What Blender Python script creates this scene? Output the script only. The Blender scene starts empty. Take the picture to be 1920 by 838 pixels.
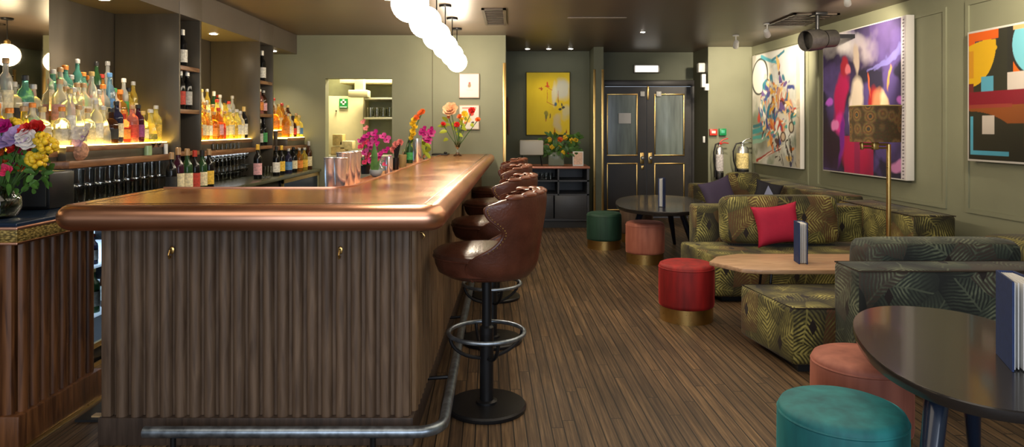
import bpy, bmesh, math, random
import numpy as np
from mathutils import Vector, Matrix
R = math.radians
random.seed(7)
sc = bpy.context.scene
COL = sc.collection
E, F, U0, V0 = 1.38, 1280.0, 960.0, 240.0      # eye height, focal length in pixels, principal point
def at(u, v, Y):
    return Vector(((u-U0)*Y/F, Y, E-(v-V0)*Y/F))
ORG = {}
# ------------------------------------------------------------------ mesh builder
class MB:
    def __init__(s): s.bm = bmesh.new()
    def _new(s, verts, faces, M=None):
        vs = [s.bm.verts.new((M @ Vector(v)) if M is not None else v) for v in verts]
        for f in faces:
            try: s.bm.faces.new([vs[i] for i in f])
            except ValueError: pass
        return vs
    def add(s, bm2, M=None):
        me = bpy.data.meshes.new('tmp'); bm2.to_mesh(me); bm2.free()
        if M is not None: me.transform(M)
        s.bm.from_mesh(me); bpy.data.meshes.remove(me); return s
    def box(s, x0, x1, y0, y1, z0, z1, bev=0, M=None, seg=2):
        b = bmesh.new(); bmesh.ops.create_cube(b, size=1)
        for v in b.verts:
            v.co = Vector((x0+(v.co.x+.5)*(x1-x0), y0+(v.co.y+.5)*(y1-y0), z0+(v.co.z+.5)*(z1-z0)))
        if bev: bmesh.ops.bevel(b, geom=list(b.edges), offset=bev, segments=seg, affect='EDGES', profile=.5)
        return s.add(b, M)
    def prism(s, pts, z0, z1, bev=0, M=None, seg=2):
        b = bmesh.new()
        lo = [b.verts.new((p[0], p[1], z0)) for p in pts]; hi = [b.verts.new((p[0], p[1], z1)) for p in pts]
        n = len(pts)
        b.faces.new(list(reversed(lo))); b.faces.new(hi)
        for i in range(n): b.faces.new([lo[i], lo[(i+1) % n], hi[(i+1) % n], hi[i]])
        bmesh.ops.recalc_face_normals(b, faces=list(b.faces))
        if bev: bmesh.ops.bevel(b, geom=list(b.edges), offset=bev, segments=seg, affect='EDGES', profile=.5)
        return s.add(b, M)
    def lathe(s, prof, c=(0, 0, 0), seg=24, M=None, cap=True):
        V = []; Fc = []
        for (r, z) in prof:
            for k in range(seg):
                a = 2*math.pi*k/seg; V.append((c[0]+r*math.cos(a), c[1]+r*math.sin(a), c[2]+z))
        for i in range(len(prof)-1):
            for k in range(seg):
                k2 = (k+1) % seg
                Fc.append((i*seg+k, i*seg+k2, (i+1)*seg+k2, (i+1)*seg+k))
        if cap:
            Fc.append(tuple(range(seg-1, -1, -1))); Fc.append(tuple((len(prof)-1)*seg+k for k in range(seg)))
        s._new(V, Fc, M); return s
    def cyl(s, c, r, z0, z1, seg=20, r1=None, M=None):
        return s.lathe([(r, z0), (r if r1 is None else r1, z1)], (c[0], c[1], 0), seg, M)
    def tube(s, path, r, seg=10, closed=False, M=None):
        P = [Vector(p) for p in path]; n = len(P); V = []; Fc = []
        rr = r if isinstance(r, (list, tuple)) else [r]*n
        ref = Vector((0, 0, 1)); prev = None
        for i in range(n):
            if closed: t = P[(i+1) % n]-P[i-1]
            else: t = P[min(i+1, n-1)]-P[max(i-1, 0)]
            t.normalize()
            if prev is None:
                a = ref if abs(t.dot(ref)) < .95 else Vector((1, 0, 0))
                u = t.cross(a).normalized()
            else:
                u = (prev - t*prev.dot(t)).normalized()
            prev = u; w = t.cross(u)
            for k in range(seg):
                an = 2*math.pi*k/seg; V.append(P[i]+(u*math.cos(an)+w*math.sin(an))*rr[i])
        m = n if closed else n-1
        for i in range(m):
            j = (i+1) % n
            for k in range(seg):
                k2 = (k+1) % seg; Fc.append((i*seg+k, i*seg+k2, j*seg+k2, j*seg+k))
        if not closed:
            Fc.append(tuple(range(seg-1, -1, -1))); Fc.append(tuple((n-1)*seg+k for k in range(seg)))
        s._new(V, Fc, M); return s
    def ell(s, c, rad, M=None, seg=16, rot=None):
        b = bmesh.new(); bmesh.ops.create_uvsphere(b, u_segments=seg, v_segments=max(6, seg//2), radius=1)
        S = Matrix.Diagonal((rad[0], rad[1], rad[2], 1)); T = Matrix.Translation(c)
        T = T @ (rot.to_4x4() if rot is not None else Matrix.Identity(4)) @ S
        if M is not None: T = M @ T
        return s.add(b, T)
    def quad(s, *p, M=None): s._new(p, [tuple(range(len(p)))], M); return s
    def sweep(s, path, sec):       # horizontal path of (x,y), section of (offset,z), mitred corners
        n = len(path); V = []; Fc = []; m = len(sec)
        P = [Vector((p[0], p[1])) for p in path]
        for i in range(n):
            d0 = (P[i]-P[i-1]).normalized() if i > 0 else (P[1]-P[0]).normalized()
            d1 = (P[i+1]-P[i]).normalized() if i < n-1 else d0
            n0 = Vector((d0.y, -d0.x)); n1 = Vector((d1.y, -d1.x)); b = (n0+n1).normalized(); b = b/max(.3, b.dot(n0))
            for (o, z) in sec: V.append((P[i].x+b.x*o, P[i].y+b.y*o, z))
        for i in range(n-1):
            for k in range(m):
                k2 = (k+1) % m; Fc.append((i*m+k, (i+1)*m+k, (i+1)*m+k2, i*m+k2))
        Fc.append(tuple(range(m))); Fc.append(tuple((n-1)*m+k for k in reversed(range(m))))
        s._new(V, Fc); return s
    def flutes(s, p0, p1, z0, z1, count, out, depth=.026, fill=.8):
        p0 = Vector(p0); p1 = Vector(p1); out = Vector(out).normalized(); d = (p1-p0)/count; n = 7
        for i in range(count):
            c = p0+d*(i+.5); V = []; h = d*fill*.5*random.uniform(.94, 1.04)
            for k in range(n):
                a = math.pi*k/(n-1); q = c - h*math.cos(a) + out*depth*math.sin(a)**.8
                V += [(q.x, q.y, z0), (q.x, q.y, z1)]
            Fc = [(2*k, 2*k+2, 2*k+3, 2*k+1) for k in range(n-1)]
            Fc += [tuple(2*k for k in range(n)), tuple(2*k+1 for k in range(n))]
            s._new(V, Fc)
        return s
    def build(s, name, mat, parent=None, smooth=True, ang=38, origin=None, uv=True):
        me = bpy.data.meshes.new(name)
        bmesh.ops.recalc_face_normals(s.bm, faces=list(s.bm.faces))
        s.bm.to_mesh(me); s.bm.free()
        if uv: box_uv(me)
        if parent is not None: o0 = ORG.get(parent.name, Vector())
        else: o0 = Vector(origin) if origin is not None else Vector()
        me.transform(Matrix.Translation(-o0))
        if smooth:
            me.polygons.foreach_set('use_smooth', [True]*len(me.polygons)); me.set_sharp_from_angle(angle=R(ang))
        for m in (mat if isinstance(mat, (list, tuple)) else [mat]): me.materials.append(m)
        o = bpy.data.objects.new(name, me); COL.objects.link(o)
        if parent is not None: o.parent = parent
        else: o.location = o0
        ORG[o.name] = o0
        return o
    def base(s):
        vs = [v.co for v in s.bm.verts]
        xs = [v.x for v in vs]; ys = [v.y for v in vs]; zs = [v.z for v in vs]
        return Vector(((min(xs)+max(xs))/2, (min(ys)+max(ys))/2, min(zs)))
def box_uv(me):
    uvl = me.uv_layers.new(name='UVMap')
    n = len(me.loops)
    if not n: return
    co = np.empty(len(me.vertices)*3, 'f'); me.vertices.foreach_get('co', co); co = co.reshape(-1, 3)
    vi = np.empty(n, 'i'); me.loops.foreach_get('vertex_index', vi)
    pn = np.empty(len(me.polygons)*3, 'f'); me.polygons.foreach_get('normal', pn); pn = pn.reshape(-1, 3)
    tot = np.empty(len(me.polygons), 'i'); me.polygons.foreach_get('loop_total', tot)
    ln = np.repeat(pn, tot, axis=0); ax = np.argmax(np.abs(ln), axis=1); P = co[vi]
    uv = np.where((ax == 0)[:, None], P[:, [1, 2]]+.37, np.where((ax == 1)[:, None], P[:, [0, 2]], P[:, [0, 1]]+.71))
    uvl.data.foreach_set('uv', uv.astype('f').ravel())
def tag(o, label=None, cat=None, group=None, kind=None):
    if label: o['label'] = label
    if cat: o['category'] = cat
    if group: o['group'] = group
    if kind: o['kind'] = kind
    return o
def thing(name, label, cat, loc=(0, 0, 0), group=None, kind=None):
    o = bpy.data.objects.new(name, None); COL.objects.link(o); o.location = loc; o.empty_display_size = .1
    ORG[o.name] = Vector(loc); return tag(o, label, cat, group, kind)
def solo(name, mb, mat, label, cat, group=None, **k):
    return tag(mb.build(name, mat, None, origin=mb.base(), **k), label, cat, group)
def struct(name, mb, mat, parent=None, **k):
    o = mb.build(name, mat, parent, **k)
    if parent is None: o['kind'] = 'structure'
    return o
def kids(o): return [c for c in bpy.data.objects if c.parent == o]
def copy_tree(o, parent=None, depth=0):
    c = o.copy(); COL.objects.link(c)
    if parent is not None: c.parent = parent
    for ch in kids(o): copy_tree(ch, c, depth+1)
    return c
# ------------------------------------------------------------------ materials
MATS = {}
def nodes(name):
    m = bpy.data.materials.new(name); m.use_nodes = True
    nt = m.node_tree; return m, nt, nt.nodes['Principled BSDF']
def N(nt, t, **k):
    n = nt.nodes.new(t)
    for a, v in k.items():
        if a.startswith('i_'): n.inputs[int(a[2:])].default_value = v
        else: setattr(n, a, v)
    return n
def L(nt, a, b): nt.links.new(a, b)
def math_n(nt, op, a, b=None, c=None, clamp=False):
    n = nt.nodes.new('ShaderNodeMath'); n.operation = op; n.use_clamp = clamp
    for i, x in enumerate((a, b, c)):
        if x is None: continue
        if isinstance(x, (int, float)): n.inputs[i].default_value = x
        else: L(nt, x, n.inputs[i])
    return n.outputs[0]
def mixc(nt, fac, a, b, blend='MIX'):
    n = nt.nodes.new('ShaderNodeMix'); n.data_type = 'RGBA'; n.blend_type = blend
    for idx, x in ((0, fac), (6, a), (7, b)):
        if isinstance(x, (int, float)): n.inputs[idx].default_value = x
        elif isinstance(x, (tuple, list)): n.inputs[idx].default_value = (*x[:3], 1)
        else: L(nt, x, n.inputs[idx])
    return n.outputs[2]
def ramp(nt, fac, stops):
    n = nt.nodes.new('ShaderNodeValToRGB'); cr = n.color_ramp
    while len(cr.elements) < len(stops): cr.elements.new(.5)
    for e, (p, c) in zip(cr.elements, stops): e.position = p; e.color = (*c[:3], 1)
    L(nt, fac, n.inputs[0]); return n.outputs[0]
def mat(name, col, rough=.5, metal=0, var=0, scale=8, bump=0, bscale=60, stretch=None, sheen=0, emit=None, es=0, trans=0, ior=1.45, alpha=None, coat=0, rvar=0, spec=None):
    if name in MATS: return MATS[name]
    m, nt, p = nodes(name)
    p.inputs['Base Color'].default_value = (*col, 1); p.inputs['Roughness'].default_value = rough; p.inputs['Metallic'].default_value = metal
    p.inputs['Transmission Weight'].default_value = trans; p.inputs['IOR'].default_value = ior
    if spec is not None: p.inputs['Specular IOR Level'].default_value = spec
    if coat: p.inputs['Coat Weight'].default_value = coat; p.inputs['Coat Roughness'].default_value = .08
    if sheen: p.inputs['Sheen Weight'].default_value = sheen; p.inputs['Sheen Roughness'].default_value = .35; p.inputs['Sheen Tint'].default_value = (*[min(1, c*3+.1) for c in col], 1)
    if emit is not None: p.inputs['Emission Color'].default_value = (*emit, 1); p.inputs['Emission Strength'].default_value = es
    if alpha is not None: p.inputs['Alpha'].default_value = alpha
    if var or bump or rvar:
        tc = N(nt, 'ShaderNodeTexCoord'); mp = N(nt, 'ShaderNodeMapping'); L(nt, tc.outputs['Object'], mp.inputs[0])
        if stretch: mp.inputs['Scale'].default_value = stretch
        nz = N(nt, 'ShaderNodeTexNoise'); nz.inputs['Scale'].default_value = scale; nz.inputs['Detail'].default_value = 5; L(nt, mp.outputs[0], nz.inputs['Vector'])
        if var:
            c = ramp(nt, nz.outputs[0], [(.3, [x*(1-var) for x in col]), (.7, [min(1, x*(1+var)) for x in col])]); L(nt, c, p.inputs['Base Color'])
        if rvar: L(nt, math_n(nt, 'MULTIPLY_ADD', nz.outputs[0], rvar, rough-rvar/2), p.inputs['Roughness'])
        if bump:
            n2 = N(nt, 'ShaderNodeTexNoise'); n2.inputs['Scale'].default_value = bscale; n2.inputs['Detail'].default_value = 3; L(nt, mp.outputs[0], n2.inputs['Vector'])
            b = N(nt, 'ShaderNodeBump'); b.inputs['Strength'].default_value = bump; b.inputs['Distance'].default_value = .01; L(nt, n2.outputs[0], b.inputs['Height']); L(nt, b.outputs[0], p.inputs['Normal'])
    MATS[name] = m; return m
def wood(name, dark, light, rough=.5, grain=(14, 14, 1.2), coat=0, bump=.25, spec=None):
    m, nt, p = nodes(name)
    tc = N(nt, 'ShaderNodeTexCoord'); mp = N(nt, 'ShaderNodeMapping'); mp.inputs['Scale'].default_value = grain; L(nt, tc.outputs['Object'], mp.inputs[0])
    a = N(nt, 'ShaderNodeTexNoise'); a.inputs['Scale'].default_value = 3; a.inputs['Detail'].default_value = 8; a.inputs['Distortion'].default_value = .6; L(nt, mp.outputs[0], a.inputs['Vector'])
    c = ramp(nt, a.outputs[0], [(.3, dark), (.7, light)])
    b = N(nt, 'ShaderNodeTexNoise'); b.inputs['Scale'].default_value = 1.3; L(nt, tc.outputs['Object'], b.inputs['Vector'])
    c = mixc(nt, .45, c, ramp(nt, b.outputs[0], [(.3, (.45, .45, .45)), (.7, (1, 1, 1))]), 'MULTIPLY')
    L(nt, c, p.inputs['Base Color']); p.inputs['Roughness'].default_value = rough
    if spec is not None: p.inputs['Specular IOR Level'].default_value = spec
    if coat: p.inputs['Coat Weight'].default_value = coat; p.inputs['Coat Roughness'].default_value = .1
    bp = N(nt, 'ShaderNodeBump'); bp.inputs['Strength'].default_value = bump; bp.inputs['Distance'].default_value = .004; L(nt, a.outputs[0], bp.inputs['Height']); L(nt, bp.outputs[0], p.inputs['Normal'])
    MATS[name] = m; return m
def floor_mat():
    m, nt, p = nodes('floorboards')
    tc = N(nt, 'ShaderNodeTexCoord'); mp = N(nt, 'ShaderNodeMapping'); mp.inputs['Rotation'].default_value = (0, 0, R(90-2.0+180)); L(nt, tc.outputs['Object'], mp.inputs[0])
    br = N(nt, 'ShaderNodeTexBrick')
    sp_ = N(nt, 'ShaderNodeSeparateXYZ'); L(nt, mp.outputs[0], sp_.inputs[0])
    rown = math_n(nt, 'FLOOR', math_n(nt, 'DIVIDE', sp_.outputs[1], .058))
    wn_ = N(nt, 'ShaderNodeTexWhiteNoise'); wn_.noise_dimensions = '1D'; L(nt, rown, wn_.inputs['W'])
    cb_ = N(nt, 'ShaderNodeCombineXYZ'); L(nt, math_n(nt, 'MULTIPLY_ADD', wn_.outputs['Value'], 9.0, sp_.outputs[0]), cb_.inputs[0]); L(nt, sp_.outputs[1], cb_.inputs[1]); L(nt, cb_.outputs[0], br.inputs['Vector'])
    br.offset = 0
    for k, v in (('Scale', 1), ('Mortar Size', .0034), ('Mortar Smooth', .2), ('Brick Width', 1.3), ('Row Height', .058), ('Bias', 0)): br.inputs[k].default_value = v
    br.inputs['Color1'].default_value = (0, 0, 0, 1); br.inputs['Color2'].default_value = (1, 1, 1, 1); br.inputs['Mortar'].default_value = (0, 0, 0, 1)
    m2 = N(nt, 'ShaderNodeMapping'); m2.inputs['Scale'].default_value = (1.0, 34, 1); L(nt, mp.outputs[0], m2.inputs[0])
    wob = N(nt, 'ShaderNodeVectorMath', operation='ADD'); L(nt, m2.outputs[0], wob.inputs[0])
    sc_ = N(nt, 'ShaderNodeVectorMath', operation='SCALE'); sc_.inputs['Scale'].default_value = 37.; L(nt, br.outputs['Color'], sc_.inputs[0]); L(nt, sc_.outputs[0], wob.inputs[1])
    g = N(nt, 'ShaderNodeTexNoise'); g.inputs['Scale'].default_value = 2.5; g.inputs['Detail'].default_value = 8; g.inputs['Roughness'].default_value = .65; L(nt, wob.outputs[0], g.inputs['Vector'])
    big = N(nt, 'ShaderNodeTexNoise'); big.inputs['Scale'].default_value = 1.1; big.inputs['Detail'].default_value = 4; L(nt, tc.outputs['Object'], big.inputs['Vector'])
    c = ramp(nt, g.outputs[0], [(.26, (.028, .016, .008)), (.5, (.115, .068, .034)), (.75, (.29, .185, .095))])
    tone = ramp(nt, br.outputs['Color'], [(0, (.66, .64, .62)), (.5, (.92, .92, .92)), (1, (1.22, 1.2, 1.12))])
    c = mixc(nt, 1, c, tone, 'MULTIPLY')
    c = mixc(nt, .8, c, ramp(nt, big.outputs[0], [(.3, (.5, .48, .45)), (.7, (1.2, 1.2, 1.2))]), 'MULTIPLY')
    c = mixc(nt, math_n(nt, 'MULTIPLY', br.outputs['Fac'], .9), c, (.006, .004, .002))
    L(nt, c, p.inputs['Base Color'])
    L(nt, math_n(nt, 'MULTIPLY_ADD', g.outputs[0], -.25, .62), p.inputs['Roughness'])
    bp = N(nt, 'ShaderNodeBump'); bp.inputs['Strength'].default_value = .5; bp.inputs['Distance'].default_value = .004
    L(nt, math_n(nt, 'SUBTRACT', math_n(nt, 'MULTIPLY', g.outputs[0], .5), br.outputs['Fac']), bp.inputs['Height']); L(nt, bp.outputs[0], p.inputs['Normal'])
    return m
def palm_mat(name, lo, mid, hi, rust=(.12, .045, .015), scale=4.4):
    m, nt, p = nodes(name)
    tc = N(nt, 'ShaderNodeTexCoord'); uv = tc.outputs['UV']
    wn = N(nt, 'ShaderNodeTexNoise'); wn.inputs['Scale'].default_value = 4; wn.inputs['Detail'].default_value = 2; L(nt, uv, wn.inputs['Vector'])
    sb = N(nt, 'ShaderNodeVectorMath', operation='SUBTRACT'); L(nt, wn.outputs['Color'], sb.inputs[0]); sb.inputs[1].default_value = (.5, .5, .5)
    s1 = N(nt, 'ShaderNodeVectorMath', operation='SCALE'); s1.inputs['Scale'].default_value = .06; L(nt, sb.outputs[0], s1.inputs[0])
    ad = N(nt, 'ShaderNodeVectorMath', operation='ADD'); L(nt, uv, ad.inputs[0]); L(nt, s1.outputs[0], ad.inputs[1])
    s2 = N(nt, 'ShaderNodeVectorMath', operation='SCALE'); s2.inputs['Scale'].default_value = scale; L(nt, ad.outputs[0], s2.inputs[0])
    vo = N(nt, 'ShaderNodeTexVoronoi'); vo.voronoi_dimensions = '2D'; vo.inputs['Scale'].default_value = 1; vo.inputs['Randomness'].default_value = .9; L(nt, s2.outputs[0], vo.inputs['Vector'])
    d = N(nt, 'ShaderNodeVectorMath', operation='SUBTRACT'); L(nt, s2.outputs[0], d.inputs[0]); L(nt, vo.outputs['Position'], d.inputs[1])
    sc3 = N(nt, 'ShaderNodeSeparateColor'); L(nt, vo.outputs['Color'], sc3.inputs[0])
    ang = math_n(nt, 'MULTIPLY', sc3.outputs[0], 6.283)
    vr = N(nt, 'ShaderNodeVectorRotate', rotation_type='Z_AXIS'); L(nt, d.outputs[0], vr.inputs['Vector']); L(nt, ang, vr.inputs['Angle'])
    sx = N(nt, 'ShaderNodeSeparateXYZ'); L(nt, vr.outputs[0], sx.inputs[0])
    ay = math_n(nt, 'ABSOLUTE', sx.outputs[1])
    curve = math_n(nt, 'MULTIPLY', math_n(nt, 'MULTIPLY', ay, ay), .5)
    t = math_n(nt, 'SUBTRACT', math_n(nt, 'SUBTRACT', sx.outputs[0], math_n(nt, 'MULTIPLY', ay, .75)), curve)
    n5 = N(nt, 'ShaderNodeTexNoise'); n5.inputs['Scale'].default_value = 14; L(nt, uv, n5.inputs['Vector'])
    st = math_n(nt, 'SINE', math_n(nt, 'MULTIPLY_ADD', t, 54, math_n(nt, 'MULTIPLY', n5.outputs[0], 7)))
    st = math_n(nt, 'MULTIPLY_ADD', st, .5, .5)
    stp = math_n(nt, 'POWER', st, .8)
    rib = math_n(nt, 'LESS_THAN', ay, .022)
    edge = math_n(nt, 'MULTIPLY', math_n(nt, 'SUBTRACT', .75, vo.outputs['Distance']), 1.6, clamp=True)
    n3 = N(nt, 'ShaderNodeTexNoise'); n3.inputs['Scale'].default_value = 26; n3.inputs['Detail'].default_value = 3; L(nt, uv, n3.inputs['Vector'])
    n4 = N(nt, 'ShaderNodeTexNoise'); n4.inputs['Scale'].default_value = 3.2; L(nt, uv, n4.inputs['Vector'])
    stp = math_n(nt, 'MULTIPLY', stp, math_n(nt, 'MULTIPLY_ADD', n3.outputs[0], 1.7, -.05, clamp=True))
    stp = math_n(nt, 'MULTIPLY', stp, math_n(nt, 'MULTIPLY_ADD', n4.outputs[0], 2.2, -.15))
    sh = math_n(nt, 'MULTIPLY', stp, edge)
    sh = math_n(nt, 'MULTIPLY_ADD', sh, .85, math_n(nt, 'MULTIPLY', sc3.outputs[1], .25))
    sh = math_n(nt, 'MAXIMUM', sh, math_n(nt, 'MULTIPLY', rib, .5))
    c = ramp(nt, sh, [(.05, lo), (.4, mid), (.85, hi)])
    cut = math_n(nt, 'GREATER_THAN', sc3.outputs[2], .72)
    c = mixc(nt, math_n(nt, 'MULTIPLY', math_n(nt, 'MULTIPLY', cut, math_n(nt, 'SUBTRACT', 1.0, stp)), .8), c, rust)
    # dark diamonds
    v2 = N(nt, 'ShaderNodeTexVoronoi'); v2.voronoi_dimensions = '2D'; v2.distance = 'MANHATTAN'; v2.inputs['Scale'].default_value = 2.6
    mp = N(nt, 'ShaderNodeMapping'); mp.inputs['Scale'].default_value = (1.6, .8, 1); L(nt, uv, mp.inputs[0]); L(nt, mp.outputs[0], v2.inputs['Vector'])
    c = mixc(nt, math_n(nt, 'LESS_THAN', v2.outputs['Distance'], .10), c, (.012, .006, .004))
    L(nt, c, p.inputs['Base Color']); p.inputs['Roughness'].default_value = .75
    p.inputs['Sheen Weight'].default_value = .1; p.inputs['Sheen Roughness'].default_value = .4
    bp = N(nt, 'ShaderNodeBump'); bp.inputs['Strength'].default_value = .3; bp.inputs['Distance'].default_value = .004; L(nt, sh, bp.inputs['Height']); L(nt, bp.outputs[0], p.inputs['Normal'])
    return m
def painted(name, rough=.45, coat=0):
    if name in MATS: return MATS[name]
    m, nt, p = nodes(name); a = N(nt, 'ShaderNodeVertexColor'); a.layer_name = 'paint'
    L(nt, a.outputs[0], p.inputs['Base Color']); p.inputs['Roughness'].default_value = rough
    if coat: p.inputs['Coat Weight'].default_value = coat; p.inputs['Coat Roughness'].default_value = .05
    MATS[name] = m; return m
def lin(c): return tuple(((x/255)/12.92 if x/255 <= .04045 else (((x/255)+.055)/1.055)**2.4) for x in c)

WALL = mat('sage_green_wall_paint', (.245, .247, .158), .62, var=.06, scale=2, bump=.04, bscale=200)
WALLD = mat('shaded_sage_wall_paint', (.13, .14, .09), .6, var=.06, scale=2)  # same sage paint, darkened so the alcove's shade sits in the colour
CEIL = mat('brown_gloss_ceiling_paint', (.125, .09, .064), .38, var=.18, scale=1.2, stretch=(1, 6, 1), rvar=.12)
FLOOR = floor_mat()
BRASS = mat('brushed_brass', (.62, .42, .15), .3, 1, rvar=.15, scale=30)
BRONZE = mat('dark_bronze_panel', (.135, .115, .085), .34, .55, var=.12, scale=1.6, stretch=(4, 4, .5), rvar=.1)
SOFFIT = mat('brown_grey_soffit_paint', (.115, .092, .068), .5, var=.08, scale=2)
DARK = mat('near_black_paint', (.012, .012, .012), .5)
CHAR = mat('charcoal_painted_wood', (.035, .037, .042), .42, var=.1, scale=6)
COPPER = mat('polished_copper', (.80, .42, .27), .33, 1, var=.12, scale=3, stretch=(1, 1, 4), rvar=.12)
FLUTE = wood('weathered_brown_wood', (.075, .043, .024), (.19, .12, .072), .6, bump=.3)
FLUTESIDE = wood('amber_brown_wood', (.10, .056, .026), (.27, .165, .085), .55)
REDWOOD = wood('red_brown_wood', (.06, .022, .009), (.22, .085, .028), .42)
PLINTH = wood('dark_stained_wood', (.04, .026, .019), (.095, .064, .046), .5)
SHELFW = wood('walnut_shelf_wood', (.15, .06, .025), (.36, .17, .075), .35, grain=(14, 1.5, 14))
BLACKM = mat('black_powdercoat', (.014, .014, .015), .36, .4)
STEELB = mat('worn_dark_steel', (.28, .33, .38), .34, .9, var=.4, scale=25, rvar=.2)
CHROME = mat('polished_steel', (.86, .86, .86), .2, .82)
LEATHER = mat('dark_red_brown_leather', (.085, .026, .014), .3, var=.35, scale=9, bump=.15, bscale=90)
LEATHERT = mat('tan_red_leather', (.20, .062, .03), .3, var=.3, scale=9, bump=.15, bscale=90)
MIRROR = mat('antique_mirror_glass', (.62, .56, .42), .015, 1)
WHITE = mat('white_plastic', (.75, .74, .7), .4)
PAPER = mat('white_paper', (.78, .77, .74), .7)
GLASS = mat('clear_glass', (.97, .98, .96), .02, trans=1, ior=1.45)
GLASSY = mat('pale_clear_glass', (.93, .95, .92), .03, trans=1, ior=1.38)
GLOW = mat('warm_glowing_shelf', (1, .8, .4), .4, emit=(1, .68, .14), es=10)
LAMPW = mat('lit_lamp_glass', (1, .95, .9), .4, emit=(1, .93, .82), es=30)
GLOBE = mat('lit_opal_globe', (1, .97, .92), .3, emit=(1, .86, .66), es=32)
PALM = palm_mat('palm_frond_velvet', (.018, .014, .005), (.13, .115, .03), (.44, .39, .11))
PALM_SHADED = palm_mat('palm_frond_velvet_shaded', (.007, .009, .007), (.045, .058, .038), (.17, .19, .115), rust=(.05, .03, .02))  # same velvet; cool dim light on the sofa back put into its colour
GREENL = mat('leaf_green', (.07, .17, .025), .5, var=.4, scale=20)
GREEND = mat('stem_green', (.06, .13, .03), .5)
# ================================================================== the room
CZ = 2.55
BW = 8.61                                   # green wall behind the bar end
def wx(Y): return 3.9525-.05*Y              # the right wall is very slightly out of square
MW = Matrix(((-.05, -1, 0, 3.9525), (1, -.05, 0, 0), (0, 0, 1, 0), (0, 0, 0, 1)))   # local (along, out, up)
struct('floor', MB().box(-3.5, 4.3, -1.75, 12.4, -.06, 0), FLOOR)
struct('ceiling', MB().box(-3.5, 4.3, -1.75, 12.4, CZ, CZ+.06), CEIL)
struct('wall_left', MB().box(-3.4, -3.24, -1.75, BW+2.3, 0, CZ), BRONZE)
struct('wall_right', MB().prism([(wx(-1.75), -1.75), (4.3, -1.75), (4.3, 9.85), (wx(9.85), 9.85)], 0, CZ), WALL)
# green back wall with the service hatch
hx0, hx1, hz = (610-960)*BW/F, (735-960)*BW/F, E+(240-147)*BW/F
w = MB().box(-3.24, hx0, BW, BW+.16, 0, CZ).box(hx1, -.08, BW, BW+.16, 0, CZ).box(hx0, hx1, BW, BW+.16, hz, CZ)
struct('wall_back', w, WALL)
struct('trim_1', MB().box((811-960)*BW/F-.004, (811-960)*BW/F+.004, BW-.004, BW+.01, 0, CZ), mat('seam_dark_green', (.13, .12, .07), .7))  # darker green strip along the wall seam
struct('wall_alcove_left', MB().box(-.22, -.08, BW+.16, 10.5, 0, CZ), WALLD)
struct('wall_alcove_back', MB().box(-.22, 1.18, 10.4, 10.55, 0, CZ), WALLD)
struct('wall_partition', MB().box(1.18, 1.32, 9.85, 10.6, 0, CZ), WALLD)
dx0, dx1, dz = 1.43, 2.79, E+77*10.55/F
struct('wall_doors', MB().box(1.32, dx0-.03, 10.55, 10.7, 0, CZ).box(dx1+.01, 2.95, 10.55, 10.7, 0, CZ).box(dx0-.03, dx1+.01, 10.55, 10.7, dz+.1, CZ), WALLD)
struct('wall_pillar', MB().prism([(2.83, 9.86), (2.95, 9.9), (2.95, 10.55), (2.80, 10.55)], 0, CZ), mat('dark_olive_wall_paint', (.11, .108, .065), .6))
struct('wall_far', MB().box(2.83, 3.75, 9.85, 10.0, 0, CZ), WALL)
# brass corner strips
def strip(n, x0, x1, y0, y1, z0, z1):
    struct(n, MB().box(x0, x1, y0, y1, z0, z1, .003), BRASS)
zt = E+(240-118)*BW/F
strip('trim_2', -.115, -.074, BW-.006, BW+.03, 0, zt)
strip('trim_3', 1.174, 1.206, 9.842, 9.87, 0, E+(240-130)*9.85/F)
strip('trim_4', 1.292, 1.326, 9.842, 9.87, 0, E+(240-130)*9.85/F)
# front wall with a shop window behind the camera
struct('wall_front', MB().box(-3.5, 4.3, -1.9, -1.75, 0, .6).box(-3.5, 4.3, -1.9, -1.75, 2.4, CZ).box(-3.5, -2.6, -1.9, -1.75, .6, 2.4).box(3.4, 4.3, -1.9, -1.75, .6, 2.4), WALL)
wf = MB()
for x in (-2.6, -.6, 1.4, 3.34): wf.box(x, x+.06, -1.87, -1.79, .6, 2.4)
wf.box(-2.6, 3.4, -1.87, -1.79, .6, .66).box(-2.6, 3.4, -1.87, -1.79, 2.34, 2.4)
struct('window_1', wf, CHAR)
# wall panel mouldings on the right wall
def frame_mould(n, s0, s1, z0, z1, t=.035, d=.014):
    m = MB().box(s0, s1, 0, d, z0, z0+t, M=MW).box(s0, s1, 0, d, z1-t, z1, M=MW).box(s0, s0+t, 0, d, z0+t, z1-t, M=MW).box(s1-t, s1, 0, d, z0+t, z1-t, M=MW)
    struct(n, m, WALL)
frame_mould('trim_5', 5.75, 7.95, .70, 2.40)
frame_mould('trim_6', 8.15, 9.78, .70, 2.46)
frame_mould('trim_7', 3.4, 5.52, .70, 2.40)
struct('baseboard_right', MB().box(-1.7, 9.84, 0, .018, 0, .14, M=MW), WALLD)
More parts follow.
